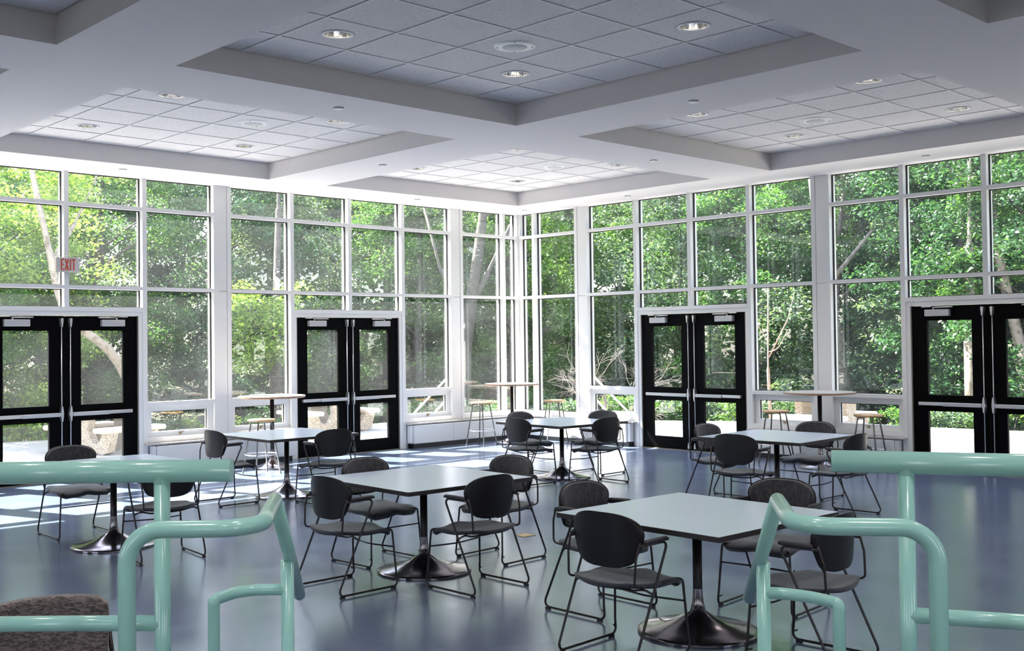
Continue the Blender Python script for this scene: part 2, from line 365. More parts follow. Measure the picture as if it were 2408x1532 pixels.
def glass_wall(T, side):
    global wnum
    w = MB()
    for s_ in MUL:
        z0 = 0.0 if s_ not in (3.38, 7.443) else T_HEAD[0]
        w.box(s_ - FW, s_ + FW, 0.0, 0.155, z0, H, T=T)
    w.box(-0.0, 0.03, 0.0, 0.155, 0.0, H, T=T)
    for a, b in ((1.25, 1.445), (5.31, 5.505), (9.375, 9.57)):      # column covers between paired mullions, with a joint
        w.box(a + FW + 0.003, b - FW - 0.003, 0.006, 0.15, 0, 2.255, T=T); w.box(a + FW + 0.003, b - FW - 0.003, 0.006, 0.15, 2.262, H, T=T)
        w.box(a, b, 0.02, 0.15, 0, H, T=T)
    for a, b, kd in BAYS:
        a2 = a + (FW if a > 0.1 else 0); b2 = b - FW
        w.box(a2, b2, 0.0, 0.15, *T_TOP, T=T); w.box(a2, b2, 0.0, 0.15, *T_MID, T=T)
        if kd == 'hopper':
            w.box(a2, b2, 0.0, 0.15, *T_SILL, T=T)
            w.box(a2, b2, 0.0, 0.15, 0.375, 0.437, T=T)
            w.box(a2, b2, 0.03, 0.15, 0.0, 0.375, T=T)
        elif kd == 'corner':
            w.box(a2, b2, 0.0, 0.15, 0.375, 0.452, T=T); w.box(a2, b2, 0.03, 0.15, 0.0, 0.375, T=T)
        else:
            w.box(a2, b2, 0.0, 0.15, *T_HEAD, T=T)
    for d0, dm, d1 in DOORS:                                         # white door surround
        w.box(d0 + FW, d1 - FW, 0.01, 0.15, 1.932, 1.985, T=T)
        w.box(d0 + FW, d0 + FW + 0.05, 0.01, 0.15, 0, 1.932, T=T); w.box(d1 - FW - 0.035, d1 - FW, 0.01, 0.15, 0, 1.932, T=T)
    w.box(10.54, 17.5, 0.0, 0.15, 0, H, T=T)
    wall = w.build('wall_' + side, 'white_frame'); tag(wall, 'white window-wall framing on the %s side of the room' % side, 'wall', kind='structure')
    js = MB()
    for d0, dm, d1 in DOORS:
        js.box(d0 + FW + 0.05, d0 + FW + 0.062, 0.012, 0.13, 0.0, 1.93, T=T); js.box(d1 - FW - 0.047, d1 - FW - 0.035, 0.012, 0.13, 0.0, 1.93, T=T)
        js.box(d0 + 0.1, d1 - 0.09, -0.02, 0.13, 0.0, 0.008, T=T)
    js.build('door_stop', 'jamb_metal', wall)
    # windows
    for a, b, kd in BAYS:
        a2 = a + (FW if a > 0.1 else 0); b2 = b - FW; wnum += 1
        root = empty('window_%d' % wnum, T((a + b) / 2, DEP, 0)); tag(root, 'tall white-framed window bay number %d in the %s glass wall' % (wnum, side), 'window', kind='structure')
        def T2(s, o, z, r=Vector(T((a + b) / 2, DEP, 0))): p = Vector(T(s, o, z)) - r; return tuple(p)
        rows = [(T_TOP[1], H)] + [(T_MID[1], T_TOP[0])]
        if kd == 'over': rows.append((T_HEAD[1], T_MID[0]))
        elif kd == 'corner': rows.append((0.452, T_MID[0]))
        else: rows.append((T_SILL[1], T_MID[0]))
        gk = MB()
        for z0, z1 in rows:
            g = MB(); g.box(a2, b2, DEP + 0.012, DEP + 0.020, z0, z1, T=T2); g.build('glass', 'glass', root)
            for (p0, p1, q0, q1) in ((a2, a2 + 0.012, z0, z1), (b2 - 0.012, b2, z0, z1), (a2 + 0.012, b2 - 0.012, z0, z0 + 0.008), (a2 + 0.012, b2 - 0.012, z1 - 0.010, z1)):
                gk.box(p0, p1, DEP, DEP + 0.026, q0, q1, T=T2)
        if kd == 'hopper':
            s0, s1 = a2 + 0.002, b2 - 0.002; z0, z1 = 0.438, 0.826
            sa = MB()
            for (p0, p1, q0, q1) in ((s0, s0 + 0.070, z0, z1), (s1 - 0.070, s1, z0, z1), (s0 + 0.070, s1 - 0.070, z0, z0 + 0.062), (s0 + 0.070, s1 - 0.070, z1 - 0.075, z1)):
                sa.box(p0, p1, DEP - 0.02, DEP + 0.05, q0, q1, T=T2)
            sash = sa.build('sash', 'white_frame', root)
            g = MB(); g.box(s0 + 0.065, s1 - 0.065, DEP + 0.010, DEP + 0.018, z0 + 0.058, z1 - 0.07, T=T2); g.build('glass', 'glass', sash)
            for (p0, p1, q0, q1) in ((s0 + 0.070, s0 + 0.078, z0 + 0.062, z1 - 0.075), (s1 - 0.078, s1 - 0.070, z0 + 0.062, z1 - 0.075), (s0 + .078, s1 - .078, z1 - 0.083, z1 - 0.075)):
                gk.box(p0, p1, DEP + 0.002, DEP + 0.024, q0, q1, T=T2)
            lt = MB(); mid = (s0 + s1) / 2
            lt.tube([T2(mid - 0.02, DEP - 0.03, 0.462), T2(mid + 0.02, DEP - 0.03, 0.478)], 0.006, 6); lt.tube([T2(mid - 0.018, DEP - 0.03, 0.48), T2(mid + 0.018, DEP - 0.032, 0.458)], 0.006, 6)
            lt.tube([T2(mid, DEP - 0.018, 0.468), T2(mid, DEP - 0.036, 0.468)], 0.010, 8); lt.tube([T2(mid - 0.01, DEP - 0.03, 0.482), T2(mid - 0.05, DEP - 0.028, 0.486)], 0.0035, 6)
            lt.build('latch', 'brass', sash)
        gk.build('gasket', 'gasket', root)
    # baseboard, sill boards
    for a, b in ((-0.0, 2.33), (4.43, 6.40), (8.50, 17.4)):
        mbb = MB(); mbb.box(a if a > 0.1 else 0.112, b, -0.095 if side == 'left' else -0.0951, 0.03, 0.0, 0.063, T=T)
        tag(mbb.build('baseboard_%s' % side, 'black_base'), 'black rubber baseboard along the %s glass wall' % side, 'baseboard', kind='structure')

glass_wall(WL, 'left'); glass_wall(WR, 'right')

# radiator covers and sill boards under the windows
def heater(T, s0, s1, label, corner=False):
    r = empty('radiator_cover', T((s0 + s1) / 2, -0.06, 0)); R0 = Vector(T((s0 + s1) / 2, -0.06, 0))
    def T2(s, o, z): return tuple(Vector(T(s, o, z)) - R0)
    tag(r, label, 'radiator')
    m_ = MB(); m_.bbox(s0, s1, -0.122, -0.014, 0.066, 0.338, 0.006, T=T2); m_.build('casing', 'heater', r)
    if not corner:
        e = MB(); e.box(s0 - 0.05, s0 - 0.004, -0.09, -0.014, 0.075, 0.338, T=T2); e.build('end_cap', 'white_panel', r)
    e = MB(); e.box(s1 + 0.004, s1 + 0.05, -0.09, -0.014, 0.075, 0.338, T=T2); e.build('end_cap', 'white_panel', r)
    j = MB(); n = max(1, int((s1 - s0) / 1.1))
    for k in range(1, n + 1):
        q = s0 + (s1 - s0) * (k - 0.35) / n; j.box(q - 0.002, q + 0.002, -0.1235, -0.121, 0.07, 0.334, T=T2)
    j.build('panel_joint', 'sill_board', r)
    return r
heater(WL, 0.135, 2.33, 'white radiator cover from the centre doors to the room corner, left wall', True)
heater(WR, 0.135, 2.30, 'white radiator cover from the room corner to the right wall doors', True)
heater(WL, 4.46, 6.38, 'white radiator cover between the two pairs of left wall doors')
heater(WR, 4.46, 6.38, 'white radiator cover between the two pairs of right wall doors')
for T, side in ((WL, 'left'), (WR, 'right')):
    for a, b in ((0.0, 2.42), (4.34, 6.50)):
        s_ = MB(); s_.bbox(a if a > 0.1 else 0.0, b, -0.105, -0.001, 0.350, 0.372, 0.004, T=T)
        tag(s_.build('trim_sill', 'sill_board'), 'grey stone sill board under the %s wall windows' % side, 'window sill', kind='structure')

# ------------------------------------------------------------------ doors
dnum = 0
def door_leaf(T, hinge, meet, label):
    """hinge / meet: distance from the corner of the hinge edge and of the meeting edge"""
    global dnum; dnum += 1
    R0 = Vector(T(hinge, 0.05, 0)); root = empty('door_%d' % dnum, R0); tag(root, label, 'door', kind='structure')
    sg = 1 if meet > hinge else -1
    def D(u, o, z): return tuple(Vector(T(hinge + sg * u, o, z)) - R0)      # u = distance from the hinge edge
    W = abs(meet - hinge); p = MB(); o0, o1 = 0.035, 0.08
    for u0, u1, z0, z1 in ((0, 0.175, 0.01, 1.925), (W - 0.185, W, 0.01, 1.925), (0.175, W - 0.185, 1.755, 1.925), (0.175, W - 0.185, 0.695, 0.885), (0.175, W - 0.185, 0.01, 0.180)):
        p.box(u0, u1, o0, o1, z0, z1, T=D)
    p.build('door_panel', 'black_door', root)
    g = MB(); g.box(0.175, W - 0.185, 0.054, 0.062, 0.885, 1.755, T=D); g.build('glass', 'glass', root)
    g = MB(); g.box(0.175, W - 0.185, 0.054, 0.062, 0.180, 0.695, T=D); g.build('glass', 'glass', root)
    br = MB(); br.bbox(0.075, W - 0.03, -0.010, 0.012, 0.762, 0.802, 0.004, T=D); br.box(0.075, 0.13, 0.012, 0.035, 0.765, 0.80, T=D); br.box(W - 0.07, W - 0.03, 0.012, 0.035, 0.765, 0.80, T=D)
    pb = br.build('push_bar', 'aluminium', root)
    pd = MB(); pd.bbox(W * 0.42, W - 0.075, -0.022, -0.008, 0.758, 0.800, 0.004, T=D); pd.build('push_pad', 'satin_cover', pb)
    rd = MB(); ur = W - 0.050
    rd.tube([D(ur, 0.008, 0.06), D(ur, 0.008, 1.86)], 0.0062, 8); rd.build('vertical_rod', 'aluminium', root)
    for nm, z0, z1 in (('latch_case', 0.70, 0.875), ('top_latch', 1.80, 1.90), ('bottom_latch', 0.03, 0.11)):
        l = MB(); l.add([D(ur - 0.016, -0.012, (z0 + z1) / 2), D(ur + 0.016, -0.012, (z0 + z1) / 2)], [])
        wd = 0.018
        zz = [z0, z0 + (z1 - z0) * 0.35, z0 + (z1 - z0) * 0.65, z1]; ww = [0.45, 1, 1, 0.45] if nm == 'latch_case' else ([0.45, 0.7, 1, 1] if nm == 'top_latch' else [1, 1, 0.7, 0.45])
        ringv = []
        for z, q in zip(zz, ww):
            ringv += [D(ur - wd * q, 0.034, z), D(ur + wd * q, 0.034, z), D(ur + wd * q * .8, -0.016, z), D(ur - wd * q * .8, -0.016, z)]
        l.v = []; l.f = []; l.sm = []
        fs = [(4 * i + k, 4 * i + (k + 1) % 4, 4 * i + 4 + (k + 1) % 4, 4 * i + 4 + k) for i in range(3) for k in range(4)] + [(3, 2, 1, 0), (12, 13, 14, 15)]
        l.add(ringv, fs); l.build(nm, 'aluminium', root)
    cl = MB(); cl.bbox(0.175, 0.460, -0.028, 0.034, 1.806, 1.884, 0.004, T=D); closer = cl.build('door_closer', 'satin_cover', root)
    am = MB(); am.tube([D(0.27, 0.0, 1.884), D(0.27, 0.0, 1.905)], 0.010, 8)
    am.tube([D(0.27, 0.0, 1.904), D(0.50, -0.012, 1.908)], 0.006, 6); am.tube([D(0.50, -0.012, 1.912), D(0.20, 0.02, 1.918)], 0.005, 6)
    am.box(0.13, 0.24, 0.0, 0.03, 1.912, 1.926, T=D); am.build('closer_arm', 'aluminium', closer)
for T, side in ((WL, 'left'), (WR, 'right')):
    for (d0, dm, d1), where in zip(DOORS, ('centre', 'outer')):
        h0 = d0 + FW + 0.064; h1 = d1 - FW - 0.049; md = (h0 + h1) / 2
        door_leaf(T, h0, md - 0.002, 'black glazed door leaf of the %s pair in the %s wall, side nearer the room corner' % (where, side))
        door_leaf(T, h1, md + 0.002, 'black glazed door leaf of the %s pair in the %s wall, side away from the corner' % (where, side))

# ------------------------------------------------------------------ exit sign
ex = empty('exit_sign', (-7.4475, -0.03, 2.435)); tag(ex, 'white exit sign with red EXIT letters on the left window frame', 'sign')
e = MB(); e.bbox(-0.135, 0.135, -0.028, 0.029, 0.0, 0.175, 0.004); e.build('housing', 'sign_side', ex)
e = MB(); e.bbox(-0.131, 0.131, -0.033, -0.027, 0.004, 0.171, 0.002); e.build('face', 'sign_face', ex)
lt = MB(); z0, z1 = 0.022, 0.152; y0, y1 = -0.0365, -0.032; tk = 0.014
def LB(x0_, x1_, a, b): lt.box(x0_, x1_, y0, y1, a, b)
x = -0.088
LB(x, x + tk, z0, z1); LB(x + tk, x + .036, z1 - tk, z1); LB(x + tk, x + .032, (z0 + z1 - tk) / 2, (z0 + z1 + tk) / 2); LB(x + tk, x + .036, z0, z0 + tk)
x = -0.044
lt.prism([(x, z0), (x + .016, z0), (x + .052, z1), (x + .036, z1)], y0, y1, T=lambda a, b, c_: (a, c_, b))
lt.prism([(x + .036, z0), (x + .052, z0), (x + .016, z1), (x, z1)], y0 - .0005, y1 - .0005, T=lambda a, b, c_: (a, c_, b))
x = 0.018; LB(x, x + tk, z0, z1)
x = 0.040; LB(x, x + .046, z1 - tk, z1); LB(x + .016, x + .030, z0, z1 - tk)
lt.build('lettering', 'sign_red', ex)
hk = MB(); hk.tube([(-0.012, -0.02, 0.175), (-0.012, -0.02, 0.187), (0.012, -0.02, 0.187), (0.012, -0.02, 0.175)], 0.0025, 6); hk.build('bracket', 'aluminium', ex)

# ------------------------------------------------------------------ ceiling fixtures
def downlight():
    r = empty('recessed_downlight')
    m_ = MB(); m_.lathe([(0.118, 0.0), (0.118, -0.006), (0.100, -0.007), (0.097, 0.0)], 40); m_.build('trim_ring', 'flange', r)
    m_ = MB(); m_.lathe([(0.0975, -0.002), (0.094, 0.02), (0.088, 0.05), (0.078, 0.09), (0.070, 0.11)], 40); m_.build('reflector', 'reflector', r, recalc=False)
    m_ = MB(); m_.disc(0.0705, 0.109, 40); m_.lathe([(0.0705, 0.109), (0.0705, 0.114), (0, 0.114)], 40); m_.build('lens', 'lens_glass', r)
    return r
bays = {(0, 0): 'far corner ceiling bay', (1, 0): 'left ceiling bay', (0, 1): 'right ceiling bay', (1, 1): 'large near ceiling bay'}
pos = {(1, 1): 'nearest the room corner', (-1, 1): 'towards the left', (1, -1): 'towards the right', (-1, -1): 'nearest the camera'}
fill_spot = bpy.data.lights.new('downlight_fill_spot', 'SPOT'); fill_spot.energy = FILL_W; fill_spot.spot_size = math.radians(110); fill_spot.spot_blend = 0.6; fill_spot.shadow_soft_size = 0.06; fill_spot.color = (1.0, 0.93, 0.88)  # spot added inside the downlight cans to brighten the foreground
proto = None
for ix in range(4):
    for iy in range(4):
        for (sx, sy), pn in pos.items():
            x, y = CC[ix] + sx * 0.9113, CC[iy] + sy * 0.9113
            if proto is None: o = proto = downlight()
            else: o = copy_tree(proto)
            o.location = (x, y, ZT - 0.001)
            bn = bays.get((ix, iy)) or '%s bay of the %s ceiling row' % (('first', 'second', 'third', 'fourth')[ix], ('first', 'second', 'third', 'fourth')[iy])
            tag(o, 'round chrome downlight in the %s, %s' % (bn, pn), 'ceiling light', 'downlights in the ceiling bays')
            l = bpy.data.objects.new('downlight_fill_spot', fill_spot); COL.objects.link(l); l.parent = o; l.location = (0, 0, 0.06)  # every can gets the added spot, unseen rear bays included
proto = None
for (ix, iy), bn in bays.items():
    sy = -0.30 if (ix, iy) != (1, 1) else 0.29
    x, y = CC[ix] + 0.30, CC[iy] + {(0, 0): -0.30, (1, 0): -0.30, (0, 1): 0.30, (1, 1): 0.30}[(ix, iy)]
    if (ix, iy) == (0, 0): x = CC[0] + 0.38
    if proto is None:
        o = proto = empty('ceiling_speaker')
        m_ = MB(); m_.lathe([(0.0, -0.012), (0.10, -0.012), (0.145, -0.010), (0.162, -0.002), (0.164, 0.0005)], 40); m_.build('speaker_rim', 'flange', o)
        m_ = MB(); m_.lathe([(0.0, -0.0155), (0.092, -0.0145), (0.096, -0.0115)], 40); m_.build('grille', 'speaker_grille', o)
        for k in range(4):
            a = k * PI / 2 + 0.8; m_ = MB(); m_.lathe([(0, -0.015), (0.005, -0.014), (0.005, -0.009)], 8, (0.135 * math.cos(a), 0.135 * math.sin(a), 0)); m_.build('screw', 'cover_plate', o)
    else: o = copy_tree(proto)
    o.location = (x, y, ZT); tag(o, 'round white ceiling speaker in the middle of the %s' % bn, 'ceiling speaker', 'ceiling speakers in the bays')
sp = [(-7.0, -4.82, 'on the beam between the left and the near ceiling bay'), (-4.82, -6.98, 'on the beam between the right and the near ceiling bay'), (-4.82, -2.63, 'on the beam between the left and the far corner bay'),
      (-2.61, -4.82, 'on the beam between the right and the far corner bay'), (-6.98, -0.50, 'on the soffit above the left outer windows'), (-2.56, -0.52, 'on the soffit above the left centre doors'),
      (-0.38, -0.52, 'on the soffit right above the room corner'), (-0.42, -2.64, 'on the soffit above the right centre doors'), (-0.40, -6.97, 'on the soffit above the right outer windows')]
proto = None
for x, y, lb in sp:
    if proto is None:
        m_ = MB(); m_.lathe([(0, -0.012), (0.040, -0.012), (0.043, -0.010), (0.043, -0.004)], 28)
        o = proto = m_.build('sprinkler_cover', 'flange')
        m_ = MB(); m_.lathe([(0.030, -0.0035), (0.046, -0.003), (0.046, 0.001), (0.030, 0.001)], 24); m_.build('shadow_gap', 'cover_plate', o)
    else: o = copy_tree(proto)
    o.location = (x, y, H - 0.0005); tag(o, 'small round sprinkler cover plate ' + lb, 'sprinkler', 'sprinkler cover plates')

# ------------------------------------------------------------------ square pedestal tables
ZTAB = 0.645
def pedestal(root, ztop, rp, rb):
    m_ = MB(); m_.lathe([(rp, 0.20), (rp, ztop), (0, ztop)], 24); m_.build('pole', 'pole_black', root)
    pr_ = [(rp * 1.02, 0.235), (rp * 1.05, 0.20), (rp * 1.22, 0.16), (rp * 1.7, 0.115), (rb * 0.26 + rp * .4, 0.082), (rb * 0.48, 0.052), (rb * 0.72, 0.032), (rb * 0.93, 0.020), (rb, 0.013)]
    m_ = MB(); m_.lathe(pr_, 48); m_.lathe([(rb, 0.013), (rb, 0.002), (0, 0.002)], 48, smooth=False); b_ = m_.build('table_base', 'base_bronze', root)
    return b_
def table():
    r = empty('square_table'); h = 0.535
    m_ = MB(); m_.box(-h + .002, h - .002, -h + .002, h - .002, ZTAB - 0.004, ZTAB); m_.build('tabletop', 'laminate', r)
    m_ = MB(); m_.bbox(-h, h, -h, h, ZTAB - 0.028, ZTAB - 0.001, 0.0015); m_.build('edge_band', 'edge_band', r)
    m_ = MB(); m_.box(-0.13, 0.13, -0.02, 0.02, ZTAB - 0.045, ZTAB - 0.028); m_.box(-0.02, 0.02, -0.13, 0.13, ZTAB - 0.045, ZTAB - 0.028); m_.build('support_plate', 'pole_black', r)
    pedestal(r, ZTAB - 0.03, 0.0255, 0.325)
    return r
TABS = {'T1': (-7.687, -6.742, -2.0, 'pale grey square pedestal table in mid floor, centre left'),
        'T2': (-7.655, -9.005, -1.2, 'pale grey square pedestal table nearest the camera, front right'),
        'T3': (-8.80, -4.26, 0.0, 'pale grey square pedestal table behind the left railing'),
        'T4': (-6.33, -2.91, 0.0, 'pale grey square pedestal table in front of the left bar stool'),
        'T5': (-3.342, -4.012, -3.0, 'pale grey square pedestal table nearest the room corner'),
        'T6': (-3.40, -6.85, 2.5, 'pale grey square pedestal table before the right wall low windows')}
tp = None
for k, (x, y, a, lb) in TABS.items():
    if tp is None: o = tp = table()
    else: o = copy_tree(tp)
    o.location = (x, y, 0); o.rotation_euler = (0, 0, math.radians(a)); tag(o, lb, 'table', 'square pedestal tables')

# ------------------------------------------------------------------ armchairs
def shell_grid(off, z0=0.462, z1=0.733, inset=0.0):
    rows = 22; cols = 14; g = []
    for i in range(rows + 1):
        v = 0.5 - 0.5 * math.cos(PI * (0.02 + 0.965 * i / rows)); z = z0 + (z1 - z0) * v
        h = 0.152 + 0.071 * math.sin(min(1, v / 0.70) * PI / 2) ** 1.1
        if v < 0.15: h *= 0.25 + 0.75 * max(0.0, 1 - ((0.15 - v) / 0.15) ** 2.2) ** (1 / 2.2)
        if v > 0.56: h *= 0.12 + 0.88 * max(0.0, 1 - ((v - 0.56) / 0.44) ** 2.8) ** (1 / 2.3)
        h -= inset * min(1, h / 0.15); row = []
        for j in range(cols + 1):
            t = -1 + 2 * j / cols; y = t * h
            x = -0.178 + 1.15 * y * y + 0.10 * (z - 0.60) ** 2 - 0.05 * (z - 0.6) + off
            row.append((x, y, z))
        g.append(row)
    return g
def grid_solid(m_, A, B):
    r = len(A); c_ = len(A[0]); vs = [p for row in A for p in row] + [p for row in B for p in row]; n = r * c_; fs = []
    for i in range(r - 1):
        for j in range(c_ - 1):
            a = i * c_ + j; fs.append((a, a + 1, a + c_ + 1, a + c_)); fs.append((n + a, n + a + c_, n + a + c_ + 1, n + a + 1))
    m_.add(vs, fs, True); bd = [(0, j) for j in range(c_)] + [(i, c_ - 1) for i in range(1, r)] + [(r - 1, j) for j in range(c_ - 2, -1, -1)] + [(i, 0) for i in range(r - 2, 0, -1)]
    m_.add(vs, [(bd[k][0] * c_ + bd[k][1], bd[(k + 1) % len(bd)][0] * c_ + bd[(k + 1) % len(bd)][1], n + bd[(k + 1) % len(bd)][0] * c_ + bd[(k + 1) % len(bd)][1], n + bd[k][0] * c_ + bd[k][1]) for k in range(len(bd))], True)
def seat_pt(u, t, dz=0.0):
    # u 0 rear .. 1 front, t -1..1 across
    w_ = 0.196 + 0.034 * min(1, u / 0.6)
    if u < 0.12: w_ *= 0.80 + 0.20 * math.sqrt(max(0, 1 - ((0.12 - u) / 0.12) ** 2))
    if u > 0.84: w_ *= 0.80 + 0.20 * math.sqrt(max(0, 1 - ((u - 0.84) / 0.16) ** 2))
    x = -0.205 + 0.445 * u; x -= 0.028 * (abs(t) ** 2.5) * (1 if u > 0.5 else -1) * abs(u - 0.5) * 2
    z = 0.392 - 0.030 * max(0, (u - 0.72) / 0.28) ** 2 + 0.012 * abs(t) ** 2.2 * (1 - u) - 0.008 * abs(t) ** 3 * u
    z += 0.018 * math.exp(-(t / 0.28) ** 2) * math.exp(-((u - 0.93) / 0.16) ** 2) - 0.010 * math.exp(-((u - .42) / .25) ** 2)
    return (x, t * w_, z + dz)
def chair(cloth='back_cloth'):
    r = empty('armchair')
    def inst(fn, name, mt, par=r):
        m_ = MB(); fn(m_); return m_.build(name, mt, par)
    for s in (-1, 1):
        m_ = MB()
        path = fillet([(-0.158, s * 0.222, 0.585), (0.034, s * 0.250, 0.592), (-0.243, s * 0.238, 0.014), (0.232, s * 0.236, 0.014), (0.222, s * 0.232, 0.10), (0.205, s * 0.215, 0.372), (0.17, s * 0.15, 0.372)], [0.022, 0.030, 0.030, 0.05, 0.018], 5)
        m_.tube(path, 0.0068, 8); m_.build('side_frame', 'chair_rod', r)
        m_ = MB(); pd = [(-0.128, s * 0.229, 0.597), (-0.115, s * 0.2305, 0.601), (-0.05, s * 0.240, 0.604), (0.020, s * 0.249, 0.606), (0.036, s * 0.251, 0.602)]
        m_.tube(pd, [0.009, 0.013, 0.0135, 0.0125, 0.007], 10); m_.build('arm_pad', 'chair_pad', r)
        m_ = MB(); m_.tube(fillet([(-0.150, s * 0.219, 0.60), (-0.176, s * 0.212, 0.52), (-0.182, s * 0.206, 0.392), (-0.06, s * 0.185, 0.372), (0.17, s * 0.15, 0.366)], [0.03, 0.022, 0.05], 4), 0.0060, 8)
        m_.build('back_bracket', 'chair_rod', r)
        for gx in (-0.205, 0.195):
            m_ = MB(); m_.box(gx - 0.016, gx + 0.016, s * 0.237 - 0.008, s * 0.237 + 0.008, 0.0, 0.012); m_.build('glide', 'rubber', r)
        m_ = MB(); m_.tube([(0.222, s * 0.229, 0.058), (0.204, s * 0.226, 0.060), (0.200, s * 0.226, 0.068)], 0.004, 6); m_.build('stacking_hook', 'chair_rod', r)
    m_ = MB(); m_.tube(fillet([(-0.083, -0.2445, 0.345), (-0.100, -0.205, 0.368), (-0.075, -0.12, 0.345), (-0.06, 0, 0.338), (-0.075, 0.12, 0.345), (-0.100, 0.205, 0.368), (-0.083, 0.2445, 0.345)], 0.05, 4), 0.0060, 8)
    m_.build('cross_rod', 'chair_rod', r)
    m_ = MB(); m_.tube(fillet([(0.2125, -0.2235, 0.262), (0.18, 0.0, 0.258), (0.2125, 0.2235, 0.262)], 0.3, 6), 0.0052, 8); m_.build('stretcher', 'chair_rod', r)
    N = 16; A = [[seat_pt(i / N, -1 + 2 * j / 12) for j in range(13)] for i in range(N + 1)]
    B = [[(p[0] * 0.985, p[1] * 0.985, p[2] - 0.019) for p in row] for row in A]
    m_ = MB(); grid_solid(m_, A, B); m_.build('seat', 'seat_cloth', r)
    C2 = [[(p[0] * 0.97, p[1] * 0.97, p[2] - 0.0191) for p in row] for row in A]; D2 = [[(p[0] * 0.94, p[1] * 0.94, p[2] - 0.026) for p in row] for row in A]
    m_ = MB(); grid_solid(m_, C2, D2); m_.build('seat_pan', 'chair_shell', r)
    m_ = MB(); grid_solid(m_, shell_grid(0.0), shell_grid(0.009)); m_.build('back_shell', 'chair_shell', r)
    m_ = MB(); grid_solid(m_, shell_grid(0.0095, 0.478, 0.7275, 0.007), shell_grid(0.026, 0.486, 0.722, 0.016)); m_.build('back_cushion', cloth, r)
    return r
FACE = {'W': 0.0, 'E': 180.0, 'N': -90.0, 'S': 90.0}
CH = {'T1W': (-8.362, -6.77, 0), 'T1S': (-7.755, -7.36, 1), 'T1N': (-7.69, -6.21, 2), 'T1E': (-7.00, -6.79, 2),
      'T2W': (-8.245, -8.98, 2), 'T2N': (-7.625, -8.29, 0), 'T2E': (-6.87, -8.975, 4), 'T2S': (-7.68, -9.70, 3),
      'T3N': (-8.785, -3.51, 0), 'T3S': (-8.74, -4.97, -6), 'T4W': (-7.01, -2.88, 0), 'T4S': (-6.28, -3.57, -3),
      'T5W': (-3.94, -4.04, -5), 'T5S': (-3.42, -4.63, -2), 'T5N': (-3.385, -3.51, 0), 'T5E': (-2.73, -4.01, 2),
      'T6N': (-3.52, -6.27, 0), 'T6W': (-4.18, -6.98, 6), 'T6E': (-2.76, -6.82, 0), 'T6S': (-3.60, -7.64, 2)}
TN = {'T1': 'centre left mid floor table', 'T2': 'table nearest the camera', 'T3': 'table behind the left railing', 'T4': 'table before the left bar table', 'T5': 'table nearest the room corner', 'T6': 'right rear table'}
SN = {'W': ('smooth black back towards the camera', 'near left side'), 'S': ('smooth black back towards the camera', 'near right side'), 'N': ('charcoal cloth back facing the camera', 'far left side'), 'E': ('charcoal cloth back facing the camera', 'far right side')}
cp = chair()
first = True
for k, (x, y, da) in CH.items():
    o = cp if first else copy_tree(cp); first = False
    o.location = (x, y, 0); o.rotation_euler = (0, 0, math.radians(FACE[k[2]] + da))
    tag(o, 'black wire-frame armchair, %s of the %s' % (SN[k[2]][1], TN[k[:2]]), 'chair', 'armchairs around the square tables')
def side_chair():
    r = empty('side_chair'); W_ = 0.205
    def back(off, ins):
        g = []
        for i in range(15):
            v = i / 14; z = 0.27 + ins + (0.385 - 2 * ins) * v; h = (0.195 + 0.012 * v - ins)
            if v > 0.86: h *= 0.80 + 0.20 * math.sqrt(max(0, 1 - ((v - 0.86) / 0.14) ** 2))
            if v < 0.1: h *= 0.88 + 0.12 * math.sqrt(max(0, 1 - ((0.1 - v) / 0.1) ** 2))
            g.append([(-0.20 - 0.10 * (z - 0.3) + 0.7 * (t * h) ** 2 + off, t * h, z + 0.010 * (1 - t * t) * v) for t in [-1 + 2 * j / 12 for j in range(13)]])
        return g
    m_ = MB(); grid_solid(m_, back(0.0, 0.0), back(0.045, 0.004)); m_.build('backrest', 'brown_cloth', r)
    m_ = MB(); grid_solid(m_, back(-0.012, 0.006), back(-0.001, 0.002)); m_.build('back_shell', 'chair_shell', r)
    N = 14; A = [[seat_pt(i / N, -1 + 2 * j / 12, 0.0) for j in range(13)] for i in range(N + 1)]; B = [[(p[0], p[1], p[2] - 0.045) for p in row] for row in A]
    m_ = MB(); grid_solid(m_, A, B); m_.build('seat', 'brown_cloth', r)
    for s_ in (-1, 1):
        m_ = MB(); m_.tube(fillet([(-0.23, s_ * 0.20, 0.55), (-0.20, s_ * 0.225, 0.34), (-0.26, s_ * 0.235, 0.012), (0.24, s_ * 0.235, 0.012), (0.20, s_ * 0.22, 0.345), (-0.1, s_ * 0.2, 0.345)], 0.03, 5), 0.009, 8); m_.build('leg', 'chair_rod', r)
    return r
fc = side_chair(); fc.location = (-11.034, -8.708, 0); fc.rotation_euler = (0, 0, math.radians(-112.7))
tag(fc, 'brown patterned chair behind the railing at bottom left corner', 'chair')

